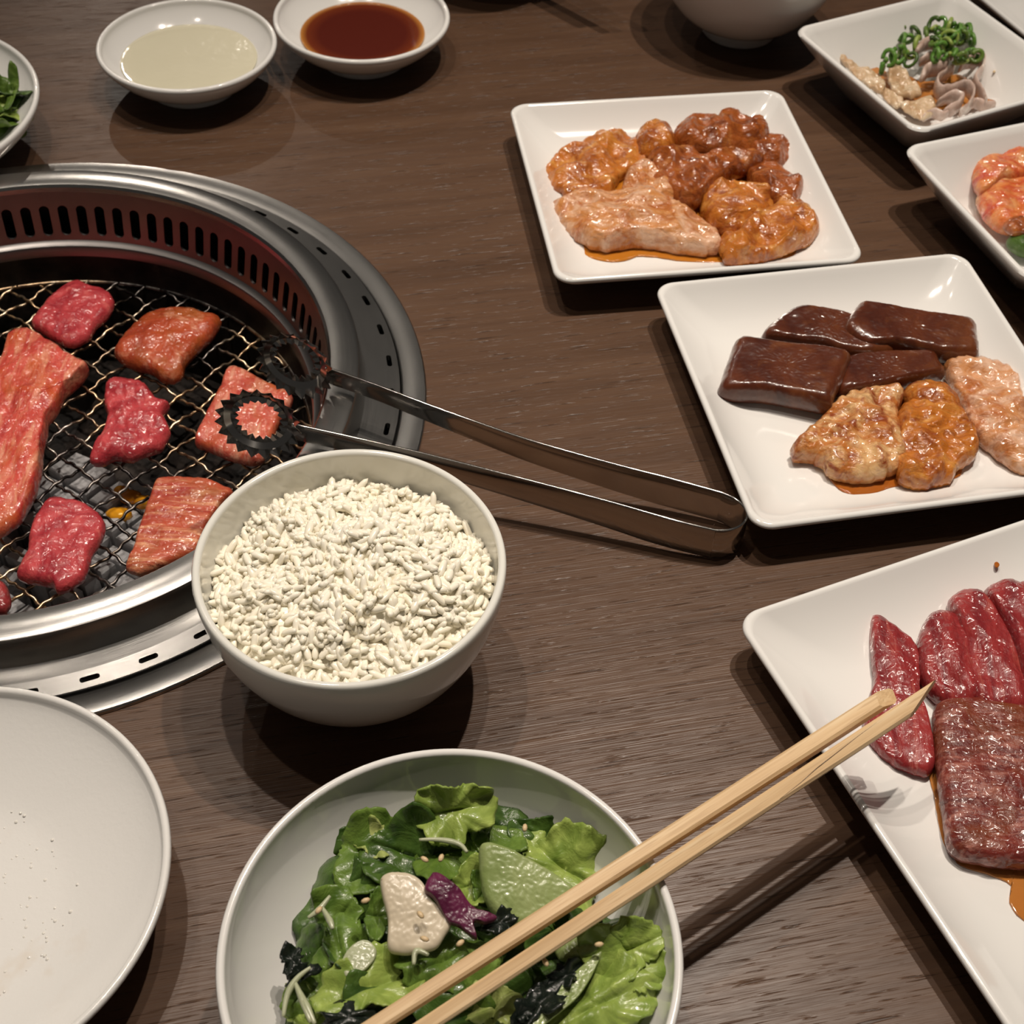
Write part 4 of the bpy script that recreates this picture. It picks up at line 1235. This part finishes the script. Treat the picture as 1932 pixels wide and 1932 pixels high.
# vegetables in the bowl beyond the grill
for i, (x, y, s, k, asp, rot, tl, dz) in enumerate(((14, 175, .017, 'M', .55, .3, (.5, .2), .036), (24, 165, .016, 'D', .45, 1.2, (.3, .4), .038), (40, 165, .0135, 'M', .28, .0, (.6, .1), .040), (10, 205, .018, 'L', .9, .4, (.1, .2), .033), (20, 225, .014, 'M', .8, .7, (-.1, .3), .032), (-10, 190, .02, 'D', .9, .1, (.2, 0), .034), (-15, 225, .02, 'M', .9, 1.0, (0, 0), .031), (-40, 200, .022, 'D', 1, .4, (.1, 0), .034), (5, 150, .014, 'L', .4, .6, (.6, 0), .038), (-40, 160, .02, 'M', .8, .1, (.3, 0), .035), (-70, 230, .022, 'D', 1, .4, (0, 0), .030), (-110, 200, .024, 'M', 1, .9, (.1, 0), .036), (-150, 230, .024, 'D', 1, .2, (0, 0), .034), (-190, 200, .022, 'M', 1, 1.4, (0, 0), .034), (-120, 260, .022, 'L', 1, .5, (0, 0), .032), (-90, 160, .022, 'D', 1, .5, (.1, 0), .036))):
    leaf('vegetable_leaf', W(x - 16, y + 4, dz - .010), s * .85, LAB[k][1], 400 + i, 'narrow green vegetable leaf in the bowl cut off beyond the grill', 'vegetable', 'green leaves in the far bowl', asp, rot, tl, curl=.5, frill=.06, lobes=5, n=40, rings=6)

# ------------------------------------------------------------------ scallion and pork dish
zd = lambda x, y: (x / 4.024 + 1480, y / 4.024 + 0)
rnd = random.Random(21)
slab('sauce_pool', [zd(x, y) for x, y in ((380, 360), (520, 470), (700, 560), (900, 560), (1100, 620), (1400, 560), (1600, 760), (1700, 790), (1500, 850), (1250, 900), (1020, 930), (860, 840), (640, 640), (460, 500))], .0085, .0015, SAUCE_B, 70, 'amber sauce in the bottom of the scallion dish', 'sauce', bump=(.0001, 90), dome=0, edge=.01, scale=.86)
on = [([(400, 400), (520, 480), (680, 560), (760, 640), (720, 700), (600, 620), (470, 500)], .017), ([(780, 560), (830, 470), (900, 520), (960, 600), (1040, 720), (940, 740), (820, 680)], .016), ([(880, 790), (1000, 760), (1110, 750), (1150, 820), (1080, 900), (980, 880)], .015), ([(700, 640), (800, 690), (900, 760), (860, 820), (760, 740)], .014)]
for i, (L, z) in enumerate(on):
    slab('soaked_onion', [zd(x, y) for x, y in L], z, .0022, M_ONION, 71 + i, 'translucent brownish onion slice soaking in the scallion dish', 'onion', 'onion slices in the scallion dish', bump=(.0022, 140), dome=.5, edge=.10, n=110, rings=16, rid=(.0016, 90))


def ribbon(name, pts, z, h, t, mat, label, cat, group, seed):
    P = [Vector(W(*zd(x, y), z)) for x, y in pts]
    P = [Vector(p) for p in smooth_profile([tuple(p) for p in P], 7)]
    V = []; F = []; n = len(P); K = 10
    for i, p in enumerate(P):
        d = P[min(i + 1, n - 1)] - P[max(i - 1, 0)]; d.z = 0; d.normalize(); s_ = Vector((-d.y, d.x, 0))
        k = 1 - .5 * abs(2 * i / (n - 1) - 1) ** 4
        wob = .0009 * nz((i * .25, 0), 1, seed)
        for m in range(K):
            a = 2 * PI * m / K
            V.append(p + s_ * (t * k * math.cos(a) + wob * math.sin(a)) + Vector((0, 0, h * k * math.sin(a) * (1 + .2 * nz((i * .4, m), 1, seed)))))
    for i in range(n - 1):
        for m in range(K):
            F.append((i * K + m, i * K + (m + 1) % K, i * K + K + (m + 1) % K, i * K + K + m))
    F.append(tuple(range(K))[::-1]); F.append(tuple(range((n - 1) * K, n * K)))
    tag(mk(name, V, F, mat), label, cat, group)


PKG = 'boiled pork slices in the scallion dish'
rib = [[(1290, 440), (1280, 520), (1200, 580), (1150, 640), (1180, 700), (1280, 690), (1370, 660), (1430, 720), (1400, 800), (1330, 860)],
       [(1000, 400), (1060, 340), (1160, 330), (1250, 370), (1270, 430)],
       [(1040, 600), (1080, 540), (1160, 520), (1220, 480), (1120, 440), (1030, 470)],
       [(1330, 520), (1400, 470), (1490, 460), (1500, 540), (1440, 620), (1480, 700), (1530, 780)],
       [(1160, 780), (1260, 740), (1340, 760), (1300, 820), (1200, 860)],
       [(1360, 850), (1440, 780), (1520, 810), (1600, 800)],
       [(1050, 900), (1120, 860), (1200, 880), (1250, 850)]]
for i, L in enumerate(rib):
    ribbon('pork_slice', L, (.019, .024, .022, .019, .017, .016, .016)[i], (.0052, .0045, .005, .0055, .005, .004, .0035)[i], (.0010, .0022, .002, .0012, .0014, .0011, .0011)[i], M_PORK, 'curled pale boiled pork slice below the scallions', 'pork', PKG, i)
sc = []
for i in range(52):
    t = rnd.random()
    x = 1240 + rnd.gauss(0, 105); y = 270 + rnd.gauss(0, 75)
    if i < 6: x, y = (860, 930, 880, 960, 900, 990)[i], (170, 300, 240, 190, 320, 250)[i]
    elif i < 12: x, y = (800, 860, 900, 950, 740, 960)[i - 6], (440, 420, 400, 420, 500, 460)[i - 6]
    elif i < 16: x, y = (1360, 1420, 1460, 1340)[i - 12], (420, 420, 430, 460)[i - 12]
    r = rnd.uniform(.0030, .0052); z = .025 + .006 * math.exp(-((x - 1220) / 160) ** 2) + rnd.uniform(-.003, .003)
    if i < 12: z = .022
    c = W(*zd(x, y), z)
    ax = Vector((rnd.gauss(0, 1), rnd.gauss(0, 1), rnd.gauss(0, .8))).normalized()
    u = ax.orthogonal().normalized(); v = ax.cross(u)
    ph = rnd.uniform(0, 6.28); span = rnd.uniform(4.6, 6.2)
    path = [c + u * (r * math.cos(ph + span * k / 16)) + v * (r * .8 * math.sin(ph + span * k / 16)) + ax * (.0015 * k / 16) for k in range(17)]
    V, F = tube_vf(path, rnd.uniform(.0010, .0015), 6)
    tag(mk('scallion_ring', V, F, (SCAL, SCAL, LEAF_M, LEAF_L, SCAL, LEAF_D)[i % 6]), 'curled green scallion ring heaped behind the boiled pork', 'scallion', 'scallion rings in the square dish')
for i, (x, y) in enumerate(((1470, 315), (1460, 380), (1590, 440), (1585, 470), (1590, 550), (1660, 475), (1755, 470))):
    c = W(*zd(x, y), .018); a = rnd.uniform(0, 3)
    V, F = lathe_vf([(0, 0), (.0005, .0002), (.0008, .0006), (.0005, .001), (0, .0012)], (0, 0, 0), 8)
    V = [(c.x + v[0] * 1.8 * math.cos(a) - v[1] * math.sin(a), c.y + v[0] * 1.8 * math.sin(a) + v[1] * math.cos(a), c.z + v[2]) for v in V]
    tag(mk('sesame_seed', V, F, SESAME), 'sesame seed on the bare side of the scallion dish', 'sesame seed', 'sesame seeds in the scallion dish')

# ------------------------------------------------------------------ kimchi
KG = 'kimchi pieces in the square dish'
slab('kimchi_leaf', [(1845, 365), (1880, 345), (1932, 320), (1990, 330), (2010, 400), (1980, 440), (1932, 432), (1895, 432), (1868, 415), (1850, 390)], .010, .010, S_KIM, 81, 'broad pale orange kimchi stem piece in front of the dish', 'kimchi', KG, bump=(.0012, 90), dome=.3, folds=[(350, -60, .0008, 0)])
slab('kimchi_leaf', [(1833, 322), (1850, 300), (1880, 285), (1932, 275), (1990, 285), (2000, 335), (1932, 338), (1890, 345), (1852, 362)], .014, .010, S_KIM, 82, 'reddish kimchi leaf piece lying over the pale one', 'kimchi', KG, bump=(.0014, 90), dome=.3, folds=[(250, 200, .0008, 0)])
slab('kimchi_leaf', [(1900, 450), (1932, 428), (1985, 440), (1990, 485), (1945, 478), (1915, 468)], .010, .008, LEAF_D, 83, 'dark green kimchi leaf tip near the dish wall', 'kimchi', KG, bump=(.0014, 110), dome=.2, n=60)
slab('kimchi_leaf', [(1893, 425), (1905, 412), (1932, 412), (1960, 425), (1945, 440), (1910, 440)], .017, .004, S_RED, 84, 'small brownish kimchi shred on the green leaf tip', 'kimchi', KG, bump=(.0012, 140), dome=.3, n=48)

# ------------------------------------------------------------------ droplets on the used plate
rnd = random.Random(8); V = []; F = []
for i in range(170):
    r = .036 * math.sqrt(rnd.random()); a = rnd.uniform(0, 2 * PI)
    s = rnd.uniform(.0002, .0007); dx_, dy_ = .004 + r * math.cos(a), r * math.sin(a); rc = math.hypot(dx_, dy_)
    c = (BP.x + dx_, BP.y + dy_, .0071 + max(0, rc - .018) * .06 + max(0, rc - .0325) * .25)
    v, f = lathe_vf([(s, 0), (s * .8, s * .4), (s * .35, s * .6), (0, s * .65)], c, 8)
    k = len(V); V += v; F += [tuple(q + k for q in ff) for ff in f]
tag(mk('oil_droplets', V, F, DROP), 'tiny clear oil droplets on the empty round plate', 'oil', kind='stuff')
